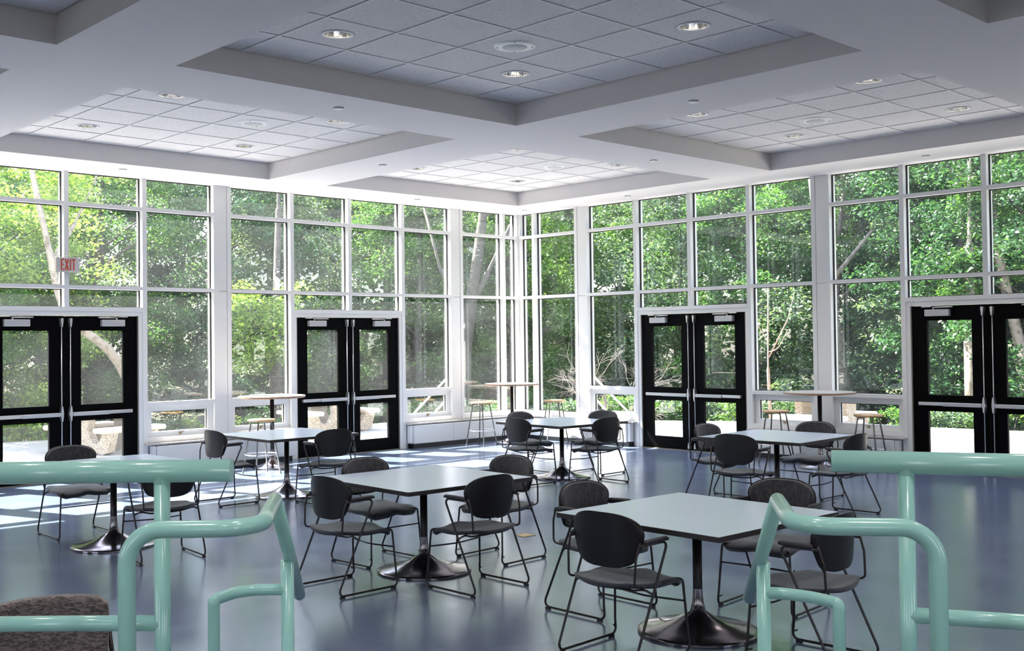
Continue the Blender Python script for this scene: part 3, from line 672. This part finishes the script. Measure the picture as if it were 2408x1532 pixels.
# ------------------------------------------------------------------ bar tables and stools
def bar_table(x, y, lb, first=[None]):
    if first[0] is None:
        r = first[0] = empty('bar_table')
        m_ = MB(); m_.lathe([(0.0, 0.915), (0.418, 0.915), (0.421, 0.912)], 56, smooth=False); m_.build('tabletop', 'beige_top', r)
        m_ = MB(); m_.lathe([(0.421, 0.9115), (0.4215, 0.893), (0.410, 0.889), (0.0, 0.889)], 56, smooth=False); m_.build('edge_band', 'wood_edge', r)
        pedestal(r, 0.889, 0.026, 0.255)
    else: r = copy_tree(first[0])
    r.location = (x, y, 0); tag(r, lb, 'table', 'round bar-height tables by the glass')
bar_table(-5.07, -0.62, 'tall round bar table left of the centre left doors')
bar_table(-0.78, -0.60, 'tall round bar table in the room corner')
bar_table(-0.56, -5.68, 'tall round bar table by the right wall between two stools')
def stool(x, y, a, lb, first=[None]):
    if first[0] is None:
        r = first[0] = empty('bar_stool')
        m_ = MB(); m_.lathe([(0.0, 0.660), (0.150, 0.662), (0.163, 0.658), (0.169, 0.648), (0.166, 0.637), (0.150, 0.632), (0.0, 0.632)], 40); m_.build('seat', 'wood', r)
        for k in range(4):
            t = PI / 4 + k * PI / 2; cc, ss = math.cos(t), math.sin(t)
            m_ = MB(); m_.tube(fillet([(0.06 * cc, 0.06 * ss, 0.624), (0.128 * cc, 0.128 * ss, 0.624), (0.236 * cc, 0.236 * ss, 0.0)], 0.02, 5), 0.0095, 10); m_.build('leg', 'stool_steel', r)
        m_ = MB(); rr = 0.196; m_.tube([(rr * math.cos(2 * PI * k / 36), rr * math.sin(2 * PI * k / 36), 0.235) for k in range(37)], 0.0065, 8, caps=False); m_.build('foot_ring', 'aluminium', r)
    else: r = copy_tree(first[0])
    r.location = (x, y, 0); r.rotation_euler = (0, 0, math.radians(a)); tag(r, lb, 'stool', 'wooden-topped bar stools')
stool(-5.49, -1.05, -3, 'wooden seat bar stool in front of the left round bar table')
stool(-1.40, -0.57, 10, 'wooden seat bar stool left of the corner bar table')
stool(-0.385, -1.12, 28, 'wooden seat bar stool right of the corner bar table')
stool(-0.47, -5.02, 10, 'wooden seat bar stool left of the right bar table')
stool(-0.44, -6.24, 5, 'wooden seat bar stool right of the right bar table')

fo = MB(); fo.box(-6.31, -6.185, -6.352, -6.236, 0.0, 0.004); tag(fo.build('floor_outlet_cover', 'brass'), 'small square floor outlet cover behind the centre left table', 'floor outlet')

# ------------------------------------------------------------------ green pipe railings
def railing(label, top, post, leg, c2, c3, end, p2, low, hoop, h_end):
    r = empty('pipe_railing', (post[0], post[1], 0)); R0 = Vector((post[0], post[1], 0)); tag(r, label, 'railing')
    def tb(name, pts, rad, seg=20):
        m_ = MB(); m_.tube([Vector(p) - R0 for p in pts], rad, seg); return m_.build(name, 'rail_paint', r)
    tb('top_rail', top, 0.0297, 28)
    tb('post', [(post[0], post[1], 0.30), (post[0], post[1], 1.235)], 0.0210)
    m_ = MB(); m_.lathe([(0.0212, -0.012), (0.0235, -0.003), (0.0285, 0.010)], 24, (0, 0, 1.232)); m_.build('weld_collar', 'rail_paint', r)
    hp = fillet([(leg[0], leg[1], 0.30), (leg[0], leg[1], 1.139), c2], [0.085], 10)
    hp = fillet([tuple(p) for p in hp[:-1]] + [c2, c3], [0] * (len(hp) - 2) + [0.10], 8)
    hand = tb('handrail', hp, 0.0212, 24)
    tb('handrail_slope', [c3, end], 0.0208, 24)
    tb('post', [(p2[0], p2[1], 0.0), (p2[0], p2[1], p2[2] - 0.012)], 0.0208)
    tb('middle_rail', low, 0.0205)
    tb('hoop_rail', fillet([hoop[0], hoop[1], hoop[2], hoop[3], (hoop[3][0], hoop[3][1], 0.0)], [0.15, 0.2, 0.012], 6), 0.0180)
    return r
railing('green pipe railing with handrail at the lower left', [(-11.702, -9.385, 1.253), (-11.048, -9.989, 1.253)], (-11.183, -9.864), (-11.354, -10.021), (-11.114, -10.237, 1.139), (-10.835, -9.86, 1.139),
        (-10.434, -9.37, 0.724), (-10.620, -9.585, 0.91), [(-11.70, -9.376, 0.855), (-11.354, -9.697, 0.855), (-11.183, -9.864, 0.855)], [(-10.620, -9.585, 0.806), (-10.695, -9.515, 0.806), (-10.763, -9.503, 0.806), (-10.856, -9.543, 0.806)], 0)
railing('green pipe railing with handrail at the lower right', [(-9.840, -11.034, 1.253), (-9.30, -12.02, 1.253)], (-9.750, -11.196), (-10.011, -11.396), (-10.217, -11.145, 1.139), (-9.889, -10.898, 1.139),
        (-9.406, -10.484, 0.723), (-9.613, -10.672, 0.908), [(-9.30, -12.02, 0.855), (-9.60, -11.47, 0.855), (-9.750, -11.196, 0.855)], [(-9.613, -10.672, 0.806), (-9.584, -10.725, 0.806), (-9.565, -10.807, 0.806), (-9.585, -10.906, 0.806)], 0)

# ------------------------------------------------------------------ outdoors: patio, ground
pt = MB()
poly = [(-20, 0.15), (0.15, 0.15), (0.15, -20), (6.5, -20), (6.4, -5.4), (6.2, -4.0), (5.3, -0.5), (4.5, 0.8), (3.4, 3.4), (0.8, 4.65), (-0.4, 4.3), (-3.5, 5.0), (-5.3, 6.1), (-9, 7.0), (-20, 8.0)]
pt.prism(poly, -0.16, -0.03); tag(pt.build('patio', 'patio'), 'bright concrete patio outside the glass walls', 'patio', kind='structure')
# sloping woodland floor around it
N = 60; ext = 62.0; gv = []; gf = []
for i in range(N + 1):
    for j in range(N + 1):
        x = -34 + (ext + 20) * i / N; y = -38 + (ext + 20) * j / N
        d = max(x - 6.2, y - 5.5)
        z = -0.25 if d < 0 else (-0.25 - 0.35 * min(1, d / 6.0) + max(0, d - 9) * 0.17) + 0.12 * math.sin(x * 1.3) * math.cos(y * 1.1)
        if x < 0.3 and y < 0.3: z = -0.6
        gv.append((x, y, z))
for i in range(N):
    for j in range(N): a = i * (N + 1) + j; gf.append((a, a + N + 1, a + N + 2, a + 1))
me = MB(); me.add(gv, gf, True); tag(me.build('woodland_ground', 'earth'), 'leafy earth slope under the trees beyond the patio', 'ground', kind='structure')
def ground_z(x, y):
    d = max(x - 6.2, y - 5.5)
    return -0.25 if d < 0 else -0.25 - 0.35 * min(1, d / 6.0) + max(0, d - 9) * 0.17

# white sloping pipe rails outside the corner
def out_rail(T, lb):
    R0 = Vector(T(0.6, 1.5, 0)); r = empty('outdoor_handrail', R0); tag(r, lb, 'railing')
    def D(s, o, z): return tuple(Vector(T(s, o, z)) - R0)
    for (s0, z0, s1, z1) in ((0.20, 1.0, 1.40, 0.08), (0.20, 0.645, 0.92, 0.09)):
        m_ = MB(); m_.tube([D(s0, 1.5, z0), D(s1, 1.5, z1)], 0.017, 12); m_.build('rail', 'white_rail', r)
    for s0, z1 in ((0.20, 1.0), (1.40, 0.08)):
        m_ = MB(); m_.tube([D(s0, 1.5, -0.03), D(s0, 1.5, z1)], 0.017, 12); m_.build('post', 'white_rail', r)
out_rail(WL, 'white sloping pipe rails outside the window left of the corner stool')
out_rail(WR, 'white sloping pipe rails outside the low window left of the right doors')

# concrete picnic tables
def picnic(x, y, a, lb, first=[None]):
    if first[0] is None:
        r = first[0] = empty('picnic_table')
        m_ = MB(); m_.bbox(-0.66, 0.66, -0.34, 0.34, 0.60, 0.67, 0.015); m_.build('tabletop', 'cast_stone', r)
        for s in (-1, 1):
            m_ = MB(); m_.bbox(-0.56, 0.56, s * 0.62 - 0.14, s * 0.62 + 0.14, 0.325, 0.40, 0.02); m_.build('bench_seat', 'cast_stone', r)
        for s in (-1, 1):
            m_ = MB(); pl = [(-0.55, 0.0), (-0.22, 0.06), (-0.12, 0.0), (0.12, 0.0), (0.22, 0.06), (0.55, 0.0), (0.70, 0.04), (0.80, 0.33), (0.56, 0.33), (0.50, 0.20), (0.40, 0.15), (0.28, 0.20), (0.19, 0.34), (0.22, 0.605),
                             (-0.22, 0.605), (-0.19, 0.34), (-0.28, 0.20), (-0.40, 0.15), (-0.50, 0.20), (-0.56, 0.33), (-0.80, 0.33), (-0.70, 0.04)]
            m_.prism([(p * 0.93, q) for p, q in pl], s * 0.36 - 0.06, s * 0.36 + 0.06, T=lambda p, q, t: (t, p, q)); m_.build('leg', 'aggregate', r)
    else: r = copy_tree(first[0])
    r.location = (x, y, -0.03); r.rotation_euler = (0, 0, math.radians(a)); tag(r, lb, 'picnic table', 'concrete picnic tables on the patio')
picnic(-5.47, 3.46, 12, 'concrete picnic table seen through the left outer door')
picnic(-1.15, 3.76, 91, 'concrete picnic table seen through the centre left doors')
picnic(3.2, -3.62, 97, 'concrete picnic table seen through the right wall low windows')

# ------------------------------------------------------------------ woodland
rng = np.random.default_rng(7)
def leaf_mesh(name, centers, radii, counts, size, m, droop=0.25, aspect=0.55):
    """many small folded leaf blades scattered through flattened clumps; one mesh"""
    P = []; SC = []
    for c_, r_, n_ in zip(centers, radii, counts):
        d = rng.normal(size=(n_, 3)); d /= np.linalg.norm(d, axis=1)[:, None]
        rr = rng.random(n_) ** 0.42
        q = d * rr[:, None] * np.array([r_, r_, r_ * 0.55]); q[:, 2] -= (q[:, 0] ** 2 + q[:, 1] ** 2) * droop
        P.append(q + np.array(c_)); SC.append(np.full(n_, 1.0))
    P = np.concatenate(P); n = len(P)
    ax = rng.normal(size=(n, 3)); ax[:, 2] = ax[:, 2] * 0.45 - 0.25; ax /= np.linalg.norm(ax, axis=1)[:, None]      # leaf direction
    nz = rng.normal(size=(n, 3)) * 0.55; nz[:, 2] += 0.9
    sd = np.cross(ax, nz); sd /= np.linalg.norm(sd, axis=1)[:, None]; nn = np.cross(sd, ax)
    L = size * (0.65 + 0.7 * rng.random(n)); Wd = L * aspect
    v = np.empty((n, 5, 3))
    v[:, 0] = P; v[:, 1] = P + ax * (L * .45)[:, None] + sd * (Wd * .5)[:, None] + nn * (L * .08)[:, None]
    v[:, 2] = P + ax * L[:, None] - nn * (L * .06)[:, None]; v[:, 3] = P + ax * (L * .45)[:, None] - sd * (Wd * .5)[:, None] + nn * (L * .08)[:, None]
    v[:, 4] = P + ax * (L * .4)[:, None]
    v = v[:, :4]
    me = bpy.data.meshes.new(name); me.vertices.add(4 * n); me.vertices.foreach_set('co', v.reshape(-1))
    idx = np.arange(4 * n).reshape(n, 4)
    me.loops.add(4 * n); me.loops.foreach_set('vertex_index', idx.reshape(-1)); me.polygons.add(n)
    me.polygons.foreach_set('loop_start', np.arange(n) * 4); me.polygons.foreach_set('loop_total', np.full(n, 4))
    me.update(); me.validate(); me.materials.append(MATS[m])
    return me

def tree_proto(seed, Ht, R, zlow, nclump, nleaf, size, lm, bark, trunk_r=0.13, lean=0.0):
    rs = random.Random(seed); root = empty('woodland_tree')
    tp_ = []; x = y = 0.0
    for k in range(9):
        tp_.append((x, y, Ht * 0.88 * k / 8)); x += rs.uniform(-.13, .13) + lean; y += rs.uniform(-.13, .13)
    m_ = MB(); m_.tube(tp_, [trunk_r * (1.25 if k == 0 else 1 - 0.09 * k) for k in range(9)], 10); m_.build('trunk', bark, root)
    cen = []; rad = []; cnt = []; br = MB()
    for k in range(nclump):
        f_ = (k + rs.random()) / nclump; z = zlow + (Ht - zlow) * f_
        env = math.sin(PI * min(1, 0.18 + 0.82 * f_)) ** 0.6 * R
        a = rs.uniform(0, 2 * PI); r_ = env * (0.35 + 0.65 * rs.random() ** 0.5)
        px, py, _ = tp_[min(8, int(z / Ht * 9))]
        c_ = (px + r_ * math.cos(a), py + r_ * math.sin(a), z); cen.append(c_); rad.append(rs.uniform(0.38, 0.78)); cnt.append(int(nleaf * rs.uniform(.6, 1.4)))
        if k % 3 == 0:
            zb = max(0.5, z - r_ * 0.7); kb = min(8, int(zb / Ht * 9)); b0 = (tp_[kb][0], tp_[kb][1], zb)
            mid = ((b0[0] + c_[0]) / 2 + rs.uniform(-.15, .15), (b0[1] + c_[1]) / 2 + rs.uniform(-.15, .15), (b0[2] + c_[2]) / 2 + 0.12)
            br.tube([b0, mid, c_], [0.035, 0.022, 0.009], 5, caps=False)
    br.build('branches', bark, root)
    me = leaf_mesh('foliage', cen, rad, cnt, size, lm); o = bpy.data.objects.new('foliage', me); COL.objects.link(o); o.parent = root
    return root
PR = {
 'mid': tree_proto(1, 8.2, 2.5, 0.5, 110, 400, 0.088, 'leaf_mid', 'bark_dark'),
 'yellow': tree_proto(2, 7.6, 2.6, 0.9, 105, 400, 0.092, 'leaf_yellow', 'bark_grey'),
 'dark': tree_proto(3, 8.6, 2.7, 0.4, 110, 400, 0.090, 'leaf_dark', 'bark_dark'),
 'grey': tree_proto(4, 8.0, 2.5, 0.8, 100, 390, 0.095, 'leaf_grey', 'bark_grey'),
 'tall': tree_proto(5, 11.5, 3.4, 1.8, 130, 380, 0.125, 'leaf_mid', 'bark_dark', 0.2),
 'talld': tree_proto(6, 11.5, 3.4, 1.2, 130, 380, 0.125, 'leaf_dark', 'bark_grey', 0.2),
}
used = set()
def place(kind, x, y, s, a, lb, grp, sink=0.0):
    if kind in used: o = copy_tree(PR[kind])
    else: o = PR[kind]; used.add(kind)
    o.location = (x, y, ground_z(x, y) - 0.05 - sink); o.scale = (s, s, s); o.rotation_euler = (0, 0, a)
    tag(o, lb, 'tree', grp)
R_ = random.Random(11)
CD = {'mid': 'green leafy', 'yellow': 'bright yellow-green', 'dark': 'dark green', 'grey': 'silvery green', 'tall': 'tall green', 'talld': 'tall dark green'}
WH = [(-99, -9.5, 'left of the left outer doors'), (-9.5, -6.2, 'behind the left outer doors'), (-6.2, -3.8, 'behind the paired windows left of the centre doors'), (-3.8, -1.2, 'behind the centre left doors'), (-1.2, 2.5, 'left of the room corner')]
def where_left(x, y):      # bay of the left wall it shows through
    t = (0 + 12.54) / (y + 12.54); return -12.52 + (x + 12.52) * t
def bay_name(x, y):
    # does the sight line from the landing cross the left wall or the right wall first?
    dx, dy = x + 12.52, y + 12.54
    if dy / dx > 1.0:
        q = -12.52 + dx * 12.54 / dy; s_ = -q; side = 'left'
    else:
        q = -12.54 + dy * 12.52 / dx; s_ = -q; side = 'right'
    if s_ < 1.35: w_ = 'corner windows'
    elif s_ < 2.4: w_ = 'window by the corner'
    elif s_ < 4.35: w_ = 'centre doors'
    elif s_ < 6.47: w_ = 'paired windows'
    elif s_ < 8.5: w_ = 'outer doors'
    else: w_ = 'end windows'
    return 'behind the %s wall %s' % (side, w_)
def untie(objs):
    """two or three things of one label are told apart by their order from left to right"""
    d = {}
    for o in objs: d.setdefault(o['label'], []).append(o)
    for lb, q in d.items():
        if len(q) > 1:
            q.sort(key=lambda o: math.atan2(o.location.x + 12.52, o.location.y + 12.54))
            nm = {2: ['left', 'right'], 3: ['left', 'middle', 'right'], 4: ['far left', 'left', 'right', 'far right']}[len(q)]
            for o, n_ in zip(q, nm): o['label'] = lb + ', %s one' % n_
spots = []
# left side rows (beyond the left glass wall)
for i in range(9): spots.append((-13.5 + i * 2.15 + R_.uniform(-.4, .4), 8.3 + R_.uniform(-.5, .8), 'front', ['yellow', 'mid', 'yellow', 'mid', 'yellow', 'mid', 'dark', 'grey', 'mid'][i], 0.80 + R_.uniform(-.08, .08)))
for i in range(9): spots.append((-13 + i * 3.0 + R_.uniform(-.5, .5), 13.0 + R_.uniform(-1, 1), 'middle', ['mid', 'yellow', 'mid', 'dark', 'mid', 'talld', 'mid', 'talld', 'tall'][i], 0.92))
for i in range(9): spots.append((-12 + i * 4.0 + R_.uniform(-.5, .5), 18.5 + R_.uniform(-1, 1), 'rear', ['tall', 'talld'][i % 2], 1.0))
# right side rows
for i in range(9): spots.append((9.2 + R_.uniform(-.5, .8), 5.6 - i * 2.1 + R_.uniform(-.4, .4), 'front', ['mid', 'grey', 'mid', 'grey', 'dark', 'dark', 'dark', 'mid', 'dark'][i], 0.88 + R_.uniform(-.08, .08)))
for i in range(8): spots.append((13.5 + R_.uniform(-1, 1), 7 - i * 3.0 + R_.uniform(-.5, .5), 'middle', ['grey', 'mid', 'talld', 'dark', 'talld', 'dark', 'tall', 'talld'][i], 0.95))
for i in range(8): spots.append((19 + R_.uniform(-1, 1), 10 - i * 4.0 + R_.uniform(-.5, .5), 'rear', ['tall', 'talld'][i % 2], 1.05))
# the corner, seen straight ahead
for x, y, d, k, s_ in [(4.6, 8.0, 'front', 'grey', .78), (6.3, 6.6, 'front', 'mid', .8), (7.9, 8.2, 'front', 'mid', .9), (9.5, 11.5, 'middle', 'talld', .9), (12.6, 10.5, 'middle', 'tall', .9), (12, 15, 'rear', 'talld', 1.0), (16, 14, 'rear', 'tall', 1.05)]:
    spots.append((x, y, d, k, s_))
for x, y, d, k, s_ in spots:
    place(k, x, y, s_, R_.uniform(0, 6.28), '%s tree in the %s row %s' % (CD[k], d, bay_name(x, y)), 'woodland trees beyond the patio')

untie([o for o in COL.objects if o.get('group') == 'woodland trees beyond the patio'])

for nm, fn in (('left', lambda t, d: (-14.5 - 30 * t, 9 + d)), ('right', lambda t, d: (10 + d, -14.5 - 30 * t))):
    cen = []
    for k in range(230):
        x, y = fn((k + R_.random()) / 230, R_.uniform(0, 6)); cen.append((x, y, R_.uniform(0.3, 10.5)))
    me_ = leaf_mesh('distant_foliage', cen, [1.6] * 230, [150] * 230, 0.34, 'leaf_dark'); o = bpy.data.objects.new('distant_foliage', me_); COL.objects.link(o)
    tag(o, 'dense woodland foliage beyond the %s end of the window wall' % nm, 'foliage', kind='stuff')

# pale and grey trunks standing in front of the wood
def trunk_tree(name, pts, rads, m, lb, limbs=(), leaves=None):
    b0 = Vector(pts[0]); r = empty(name, b0); tag(r, lb, 'tree')
    m_ = MB(); sm = fillet(pts, 0.9, 5); tot = len(sm)
    rr = [rads[0] + (rads[1] - rads[0]) * k / (tot - 1) for k in range(tot)]
    m_.tube([Vector(p) - b0 for p in sm], rr, 14); m_.build('trunk', m, r)
    for lp, r0, r1 in limbs:
        q = fillet(lp, 0.5, 4); m_ = MB(); m_.tube([Vector(p) - b0 for p in q], [r0 + (r1 - r0) * k / (len(q) - 1) for k in range(len(q))], 8); m_.build('branch', m, r)
    if leaves:
        cen, rad, n_, sz, lm = leaves
        me = leaf_mesh('foliage', [tuple(Vector(c_) - b0) for c_ in cen], [rad] * len(cen), [n_] * len(cen), sz, lm); o = bpy.data.objects.new('foliage', me); COL.objects.link(o); o.parent = r
    return r
trunk_tree('sycamore_tree', [(-4.30, 4.6, -0.1), (-4.5, 4.6, 0.85), (-4.68, 4.6, 1.23), (-4.92, 4.6, 1.53), (-5.27, 4.62, 1.80), (-5.65, 4.7, 2.25), (-5.78, 4.8, 3.1), (-5.98, 4.9, 4.2), (-6.1, 5.0, 5.3)], (0.095, 0.04), 'bark_pale',
           'pale-barked tree limb curving behind the left outer door glass', [([(-5.27, 4.62, 1.80), (-6.1, 4.9, 1.9), (-6.9, 5.3, 2.3)], 0.06, 0.025), ([(-5.75, 4.8, 2.9), (-5.2, 5.2, 3.6), (-4.6, 5.6, 4.6)], 0.04, 0.018)],
           ([(-6.0 + R_.uniform(-1.6, 1.6), 5.6 + R_.uniform(-.5, .8), 2.4 + 2.6 * R_.random()) for k in range(34)], 0.5, 210, 0.085, 'leaf_yellow'))
trunk_tree('woodland_tree', [(3.9, 5.7, -0.5), (3.85, 5.6, 1.2), (3.95, 5.45, 2.6), (4.15, 5.3, 4.2), (4.25, 5.2, 6.0)], (0.155, 0.10), 'bark_brown', 'thick grey leaning trunk behind the window left of the room corner',
           [([(3.95, 5.45, 2.4), (4.3, 5.3, 3.1), (4.75, 5.0, 4.2)], 0.09, 0.04), ([(3.9, 5.5, 2.0), (3.4, 5.9, 3.2), (3.2, 6.2, 4.6)], 0.06, 0.03)])
trunk_tree('woodland_tree', [(-1.07, 5.6, -0.3), (-1.10, 5.6, 1.2), (-1.07, 5.6, 2.6), (-1.0, 5.6, 4.2), (-0.95, 5.7, 6.0)], (0.13, 0.03), 'bark_dark', 'grey trunk with yellow-green foliage behind the left round bar table', [([(-1.35, 5.5, 1.7), (-1.9, 5.4, 2.3)], 0.04, 0.02)],
           ([(-1.55 + R_.uniform(-.8, .6), 5.2 + R_.uniform(-.3, .3), 1.1 + 1.5 * R_.random()) for k in range(22)], 0.42, 230, 0.075, 'leaf_yellow'))
trunk_tree('woodland_tree', [(8.2, -1.25, -0.6), (8.1, -1.2, 0.8), (7.85, -1.15, 2.1), (7.75, -1.0, 3.6), (7.6, -0.9, 5.5)], (0.20, 0.12), 'bark_grey', 'grey leaning trunk behind the right window beside the right outer doors', [([(7.8, -1.1, 2.6), (8.0, -2.0, 3.7)], 0.06, 0.03)])
trunk_tree('woodland_tree', [(7.4, -4.15, -0.5), (7.4, -4.15, 1.5), (7.3, -4.2, 3.2), (7.4, -4.2, 5.5)], (0.13, 0.03), 'bark_pale', 'pale slim trunk behind the right outer door glass', [],
           ([(7.35 + R_.uniform(-.2, .2), -4.1 + R_.uniform(-.2, .2), 1.4 + 3.6 * R_.random()) for k in range(16)], 0.34, 220, 0.08, 'leaf_mid'))
trunk_tree('woodland_tree', [(8.3, -4.95, -0.5), (8.1, -4.75, 1.3), (7.8, -4.5, 3.0), (7.6, -4.4, 5.6)], (0.15, 0.04), 'bark_pale', 'pale trunk at the right edge behind the outer door', [],
           ([(7.75 + R_.uniform(-.5, .5), -4.5 + R_.uniform(-.5, .5), 2.2 + 3 * R_.random()) for k in range(14)], 0.42, 260, 0.08, 'leaf_mid'))
trunk_tree('woodland_tree', [(5.3, -1.32, -0.3), (5.25, -1.30, 1.0), (5.20, -1.36, 2.6)], (0.032, 0.012), 'bark_brownish', 'thin pale sapling behind the right window left of the bar table', [([(5.25, -1.32, 1.2), (5.3, -1.7, 1.9), (5.3, -1.85, 2.4)], 0.015, 0.006), ([(5.25, -1.3, 1.5), (5.1, -1.0, 2.1)], 0.012, 0.005), ([(5.25, -1.3, 1.3), (5.2, -1.55, 1.35), (5.2, -1.75, 1.7)], 0.012, 0.005)])
# tangle of bare branches by the corner
bt = MB(); b0 = Vector((3.2, 0.9, -0.25))
def rec(p, d, L, r, dep):
    q = p + d * L; mid = p + d * L * .5 + Vector((R_.uniform(-1, 1), R_.uniform(-1, 1), R_.uniform(-1, 1))) * L * .10
    bt.tube([p - b0, mid - b0, q - b0], [r, r * .85, r * .65], 5, caps=False)
    if dep:
        for _ in range(3 if dep > 1 else 3):
            rec(p + d * L * R_.uniform(.5, 1), (d + Vector((R_.uniform(-1, 1), R_.uniform(-1, 1), R_.uniform(-.8, .7))) * .75).normalized(), L * R_.uniform(.55, .8), r * .6, dep - 1)
for d in ((-.3, .4, .9), (.5, -.6, .8), (-.6, -.3, .55), (.2, .2, 1), (-.1, -.8, .5)): rec(b0.copy(), Vector(d).normalized(), 0.85, 0.020, 4)
o = bt.build('fallen_branches', 'twig', recalc=False); o.location = b0; tag(o, 'tangle of bare grey branches outside just right of the room corner', 'branches')

# low shrubs along the patio edge
def shrub_proto(seed, lm):
    rs = random.Random(seed); root = empty('patio_shrub')
    cen = [(rs.uniform(-.5, .5), rs.uniform(-.5, .5), rs.uniform(.15, .62)) for _ in range(14)]
    me = leaf_mesh('foliage', cen, [0.26] * 14, [150] * 14, 0.075, lm); o = bpy.data.objects.new('foliage', me); COL.objects.link(o); o.parent = root
    m_ = MB()
    for c_ in cen[:9]: m_.tube([(0, 0, -0.05), (c_[0] * .4, c_[1] * .4, c_[2] * .6), c_], [0.014, 0.010, 0.005], 5, caps=False)
    m_.build('stems', 'bark_dark', root); return root
SP = {'y': shrub_proto(21, 'leaf_yellow'), 'm': shrub_proto(22, 'leaf_mid'), 'g': shrub_proto(23, 'leaf_grey')}
su = set(); edge = [(-11.5, 7.9), (-9.8, 7.6), (-8.5, 7.4), (-7.4, 7.1), (-6.4, 6.9), (-5.4, 6.7), (-4.5, 6.2), (-3.6, 5.7), (-2.7, 5.4), (-1.8, 5.1), (-0.9, 4.95), (0.0, 4.95), (0.9, 5.15), (1.9, 4.85), (2.9, 4.5), (3.7, 3.9), (4.2, 3.0), (4.6, 2.1), (5.0, 1.3), (5.4, 0.4), (5.8, -0.5), (6.1, -1.4), (6.4, -2.3), (6.7, -3.3), (6.9, -4.2), (7.0, -5.1), (7.0, -6.0), (7.1, -7.0), (7.1, -8.1)]
for i, (x, y) in enumerate(edge):
    k = 'ymgym'[i % 5] if i < 13 else 'mgmmg'[i % 5]
    o = copy_tree(SP[k]) if k in su else SP[k]; su.add(k)
    s_ = R_.uniform(.7, 1.15); o.location = (x + R_.uniform(-.15, .15), y + R_.uniform(-.1, .3), -0.25); o.scale = (s_, s_, s_); o.rotation_euler = (0, 0, R_.uniform(0, 6))
    tag(o, 'low %s shrub at the patio edge %s' % ({'y': 'yellow-green', 'm': 'green', 'g': 'grey-green'}[k], bay_name(x, y)), 'shrub', 'low shrubs along the patio edge')
untie([o for o in COL.objects if o.get('category') == 'shrub'])
